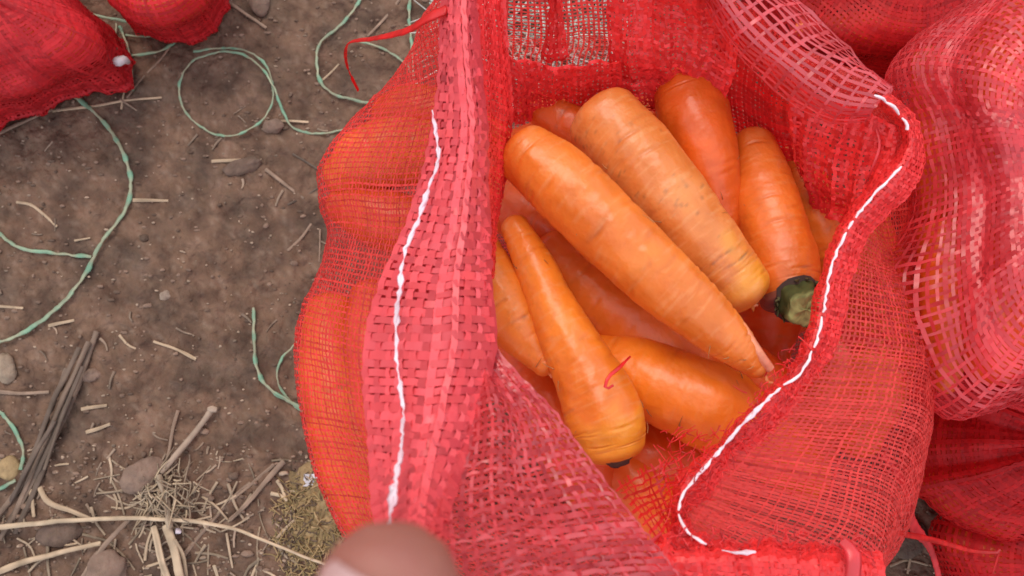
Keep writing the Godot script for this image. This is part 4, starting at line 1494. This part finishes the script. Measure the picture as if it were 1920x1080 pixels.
func scatter() -> void:
	# chips one can pick out
	for k in 64:
		var px := rng.randf_range(-10, 640)
		var py := rng.randf_range(190, 1085)
		if rng.randf() < 0.4:
			py = rng.randf_range(840, 1085)
		var a := rng.randf() * PI
		var l := rng.randf_range(6, 17)
		stick([[px - cos(a) * l, py - sin(a) * l], [px + rng.randf_range(-2, 2), py + rng.randf_range(-2, 2)], [px + cos(a) * l, py + sin(a) * l]], rng.randf_range(0.0009, 0.0019), Color(0.36, 0.25, 0.18) * rng.randf_range(0.5, 1.0), "straw_chip", "tiny straw chip lying loose on the bare brown soil", "straw", {"flat": 0.5, "sides": 5, "group": "tiny straw chips on the bare soil", "step": 0.004})
	for k in 90:
		var px := rng.randf_range(-10, 620)
		var py := rng.randf_range(850, 1085) + rng.randf_range(0, 30)
		var a := rng.randf() * PI
		var l := rng.randf_range(14, 38)
		var bend := rng.randf_range(-7, 7)
		stick([[px - cos(a) * l, py - sin(a) * l], [px - sin(a) * bend, py + cos(a) * bend], [px + cos(a) * l, py + sin(a) * l]], rng.randf_range(0.0008, 0.0021), Color(0.40, 0.29, 0.20) * rng.randf_range(0.45, 1.1), "straw_bit", "dull straw bit in the litter along the bottom left", "straw", {"flat": 0.5, "sides": 5, "group": "straw bits in the litter at bottom left", "step": 0.005})
	for what in [["soil_crumbs", 2600, 0.0008, 0.0026, Color(0.200, 0.128, 0.093), "loose brown crumbs of soil all over the ground"], ["chaff", 1300, 0.0008, 0.0018, Color(0.33, 0.235, 0.17), "fine pale chaff sprinkled over the soil"]]:
		var s := Shell.new()
		for i in 5:
			var e := -PI / 2 + PI * i / 4.0
			for j in 7:
				var w := TAU * j / 7
				var d := Vector3(cos(e) * cos(w), sin(e) * 0.7, cos(e) * sin(w))
				s.put(d * (1.0 + 0.35 * fine.get_noise_3d(d.x * 40.0, d.y * 40.0, d.z * 40.0 + what[1])), d, Color.WHITE)
		for i in 4:
			for j in 7:
				s.quad(i * 7 + j, (i + 1) * 7 + j, (i + 1) * 7 + (j + 1) % 7, i * 7 + (j + 1) % 7)
		s.smooth()
		var mm := MultiMesh.new()
		mm.transform_format = MultiMesh.TRANSFORM_3D
		mm.use_colors = true
		mm.mesh = s.mesh()
		mm.instance_count = what[1]
		for k in int(what[1]):
			var px := rng.randf_range(-200, 800)
			var py := rng.randf_range(-100, 1180)
			if k % 5 == 0:
				px = rng.randf_range(700, 2000)
				py = rng.randf_range(-150, 1150)
			if k % 3 == 0:
				py = rng.randf_range(830, 1150)
			var p := on(px, py, 0.0)
			var r := rng.randf_range(what[2], what[3])
			if rng.randf() < (0.05 if py > 850 else 0.02):
				r *= rng.randf_range(1.4, 2.2)
			var bs := Basis.from_euler(Vector3(rng.randf() * 6.0, rng.randf() * 6.0, rng.randf() * 6.0)).scaled(Vector3(r * rng.randf_range(0.8, 2.0), r * 0.8, r))
			mm.set_instance_transform(k, Transform3D(bs, p + Vector3(0, r * 0.25, 0)))
			mm.set_instance_color(k, vary(what[4], 0.45))
		var o := MultiMeshInstance3D.new()
		o.name = what[0]
		o.multimesh = mm
		o.material_override = mats.stone
		add_child(o)
		tag(o, what[5], "soil" if what[0] == "soil_crumbs" else "chaff", "", "stuff")


# ------------------------------------------------------------------ the hand that holds the cuff
func build_hand() -> void:
	var T := at(730, 1118, 0.755)
	var bones := []
	# thumb, lying on the cloth
	var ip := Vector3(-0.011, -0.002, 0.029)
	var mcp := Vector3(-0.022, -0.012, 0.066)
	var cmc := Vector3(-0.020, -0.032, 0.110)
	bones.append([T + (Vector3.ZERO), T + (ip), 0.0130, 0.0134])
	bones.append([T + (ip), T + (mcp), 0.0124, 0.0142])
	bones.append([T + (mcp), T + (cmc), 0.0150, 0.0190])
	# fingers curled below it, knuckles towards the left and the front
	var wrist := Vector3(-0.028, -0.062, 0.152)
	for k in 4:
		var y := -0.034 - 0.0195 * k
		var l: float = [1.0, 1.08, 1.0, 0.82][k]
		var kn := Vector3(-0.036 - 0.002 * k, y, 0.062 + 0.004 * k)
		var p1 := kn + Vector3(0.010, 0.001, -0.043) * l
		var p2 := p1 + Vector3(0.025, 0.001, 0.004) * l
		var p3 := p2 + Vector3(0.006, 0.001, 0.020) * l
		bones.append([T + (kn), T + (p1), 0.0100, 0.0090])
		bones.append([T + (p1), T + (p2), 0.0090, 0.0082])
		bones.append([T + (p2), T + (p3), 0.0082, 0.0074])
		bones.append([T + (kn), T + (wrist), 0.0120, 0.0190])
	bones.append([T + (cmc), T + (wrist), 0.0190, 0.0230])
	bones.append([T + (wrist), T + (wrist + Vector3(-0.03, -0.05, 0.24)), 0.0250, 0.0400])
	var root := thing("person", "blurred brown thumb tip of the person holding the sack's cuff at the bottom", "person", T)
	var s := blob(bones, 0.0034)
	place(s, "hand", mats.skin, root)
	# the nail, on the upper left of the tip
	var t := (Vector3.ZERO - ip).normalized()
	var up := Vector3(-0.32, 1.0, 0.0)
	up = (up - t * up.dot(t)).normalized()
	var side := t.cross(up)
	var n := Shell.new()
	var rows := []
	for i in 9:
		var row := []
		for j in 9:
			var f := i / 8.0
			var w := (j / 8.0 - 0.5) * 1.5
			var along_ := -0.012 + 0.0165 * f
			var r := 0.0133 - 0.0012 * maxf(0.0, f - 0.7)
			if i == 8 or i == 0:
				w *= 0.75
			row.append(n.put(T + t * along_ + (up * cos(w) + side * sin(w)) * r, up * cos(w) + side * sin(w), Color(0.50, 0.29, 0.27)))
		rows.append(row)
	for i in 8:
		for j in 8:
			n.quad(rows[i][j], rows[i][j + 1], rows[i + 1][j + 1], rows[i + 1][j])
	n.smooth()
	for k in n.n.size():
		if n.n[k].dot(up) < 0.0:
			n.n[k] = -n.n[k]
	place(n, "nail", mats.nail, root)


# Surface nets over a smooth union of tapered capsules.
func blob(bones: Array, cell: float) -> Shell:
	var lo := Vector3.ONE * 1e9
	var hi := -lo
	for b in bones:
		var m: float = maxf(b[2], b[3]) + 0.012
		lo = lo.min(b[0] - Vector3.ONE * m).min(b[1] - Vector3.ONE * m)
		hi = hi.max(b[0] + Vector3.ONE * m).max(b[1] + Vector3.ONE * m)
	var dim := Vector3i((hi - lo) / cell) + Vector3i.ONE * 2
	var field := PackedFloat32Array()
	field.resize(dim.x * dim.y * dim.z)
	field.fill(1.0)
	var k := 0.006
	for b in bones:
		var m: float = maxf(b[2], b[3]) + 0.010
		var a0 := Vector3i(((b[0] as Vector3).min(b[1]) - Vector3.ONE * m - lo) / cell)
		var a1 := Vector3i(((b[0] as Vector3).max(b[1]) + Vector3.ONE * m - lo) / cell)
		var ab: Vector3 = b[1] - b[0]
		for z in range(maxi(a0.z, 0), mini(a1.z + 1, dim.z)):
			for y in range(maxi(a0.y, 0), mini(a1.y + 1, dim.y)):
				for x in range(maxi(a0.x, 0), mini(a1.x + 1, dim.x)):
					var p := lo + Vector3(x, y, z) * cell
					var t := clampf((p - b[0]).dot(ab) / ab.length_squared(), 0.0, 1.0)
					var d: float = (p - b[0] - ab * t).length() - lerpf(b[2], b[3], t)
					var at_ := (z * dim.y + y) * dim.x + x
					var o := field[at_]
					var h := maxf(k - absf(o - d), 0.0) / k
					field[at_] = minf(o, d) - h * h * k * 0.25
	var s := Shell.new()
	var ids := {}
	var step := [1, dim.x, dim.x * dim.y]
	for z in dim.z - 1:
		for y in dim.y - 1:
			for x in dim.x - 1:
				var base := (z * dim.y + y) * dim.x + x
				var neg := 0
				for c in 8:
					if field[base + (c & 1) + ((c >> 1) & 1) * step[1] + ((c >> 2) & 1) * step[2]] < 0.0:
						neg += 1
				if neg == 0 or neg == 8:
					continue
				var sum := Vector3.ZERO
				var many := 0
				for c in 8:
					for ax in 3:
						if c & (1 << ax):
							continue
						var e := c | (1 << ax)
						var f0 := field[base + (c & 1) + ((c >> 1) & 1) * step[1] + ((c >> 2) & 1) * step[2]]
						var f1 := field[base + (e & 1) + ((e >> 1) & 1) * step[1] + ((e >> 2) & 1) * step[2]]
						if (f0 < 0.0) != (f1 < 0.0):
							var q := Vector3(c & 1, (c >> 1) & 1, (c >> 2) & 1)
							q[ax] += f0 / (f0 - f1)
							sum += q
							many += 1
				var p := lo + (Vector3(x, y, z) + sum / many) * cell
				var tone := 1.0 + 0.12 * fine.get_noise_3d(p.x * 900.0, p.y * 900.0, p.z * 900.0)
				ids[base] = s.put(p, Vector3.UP, Color(0.36, 0.132, 0.100) * tone)
	for base in ids:
		for ax in 3:
			var u: int = step[(ax + 1) % 3]
			var v: int = step[(ax + 2) % 3]
			if (field[base] < 0.0) == (field[base + step[ax]] < 0.0):
				continue
			if not (ids.has(base - u) and ids.has(base - v) and ids.has(base - u - v)):
				continue
			if field[base] < 0.0:
				s.quad(ids[base], ids[base - v], ids[base - u - v], ids[base - u])
			else:
				s.quad(ids[base], ids[base - u], ids[base - u - v], ids[base - v])
	s.smooth()
	return s
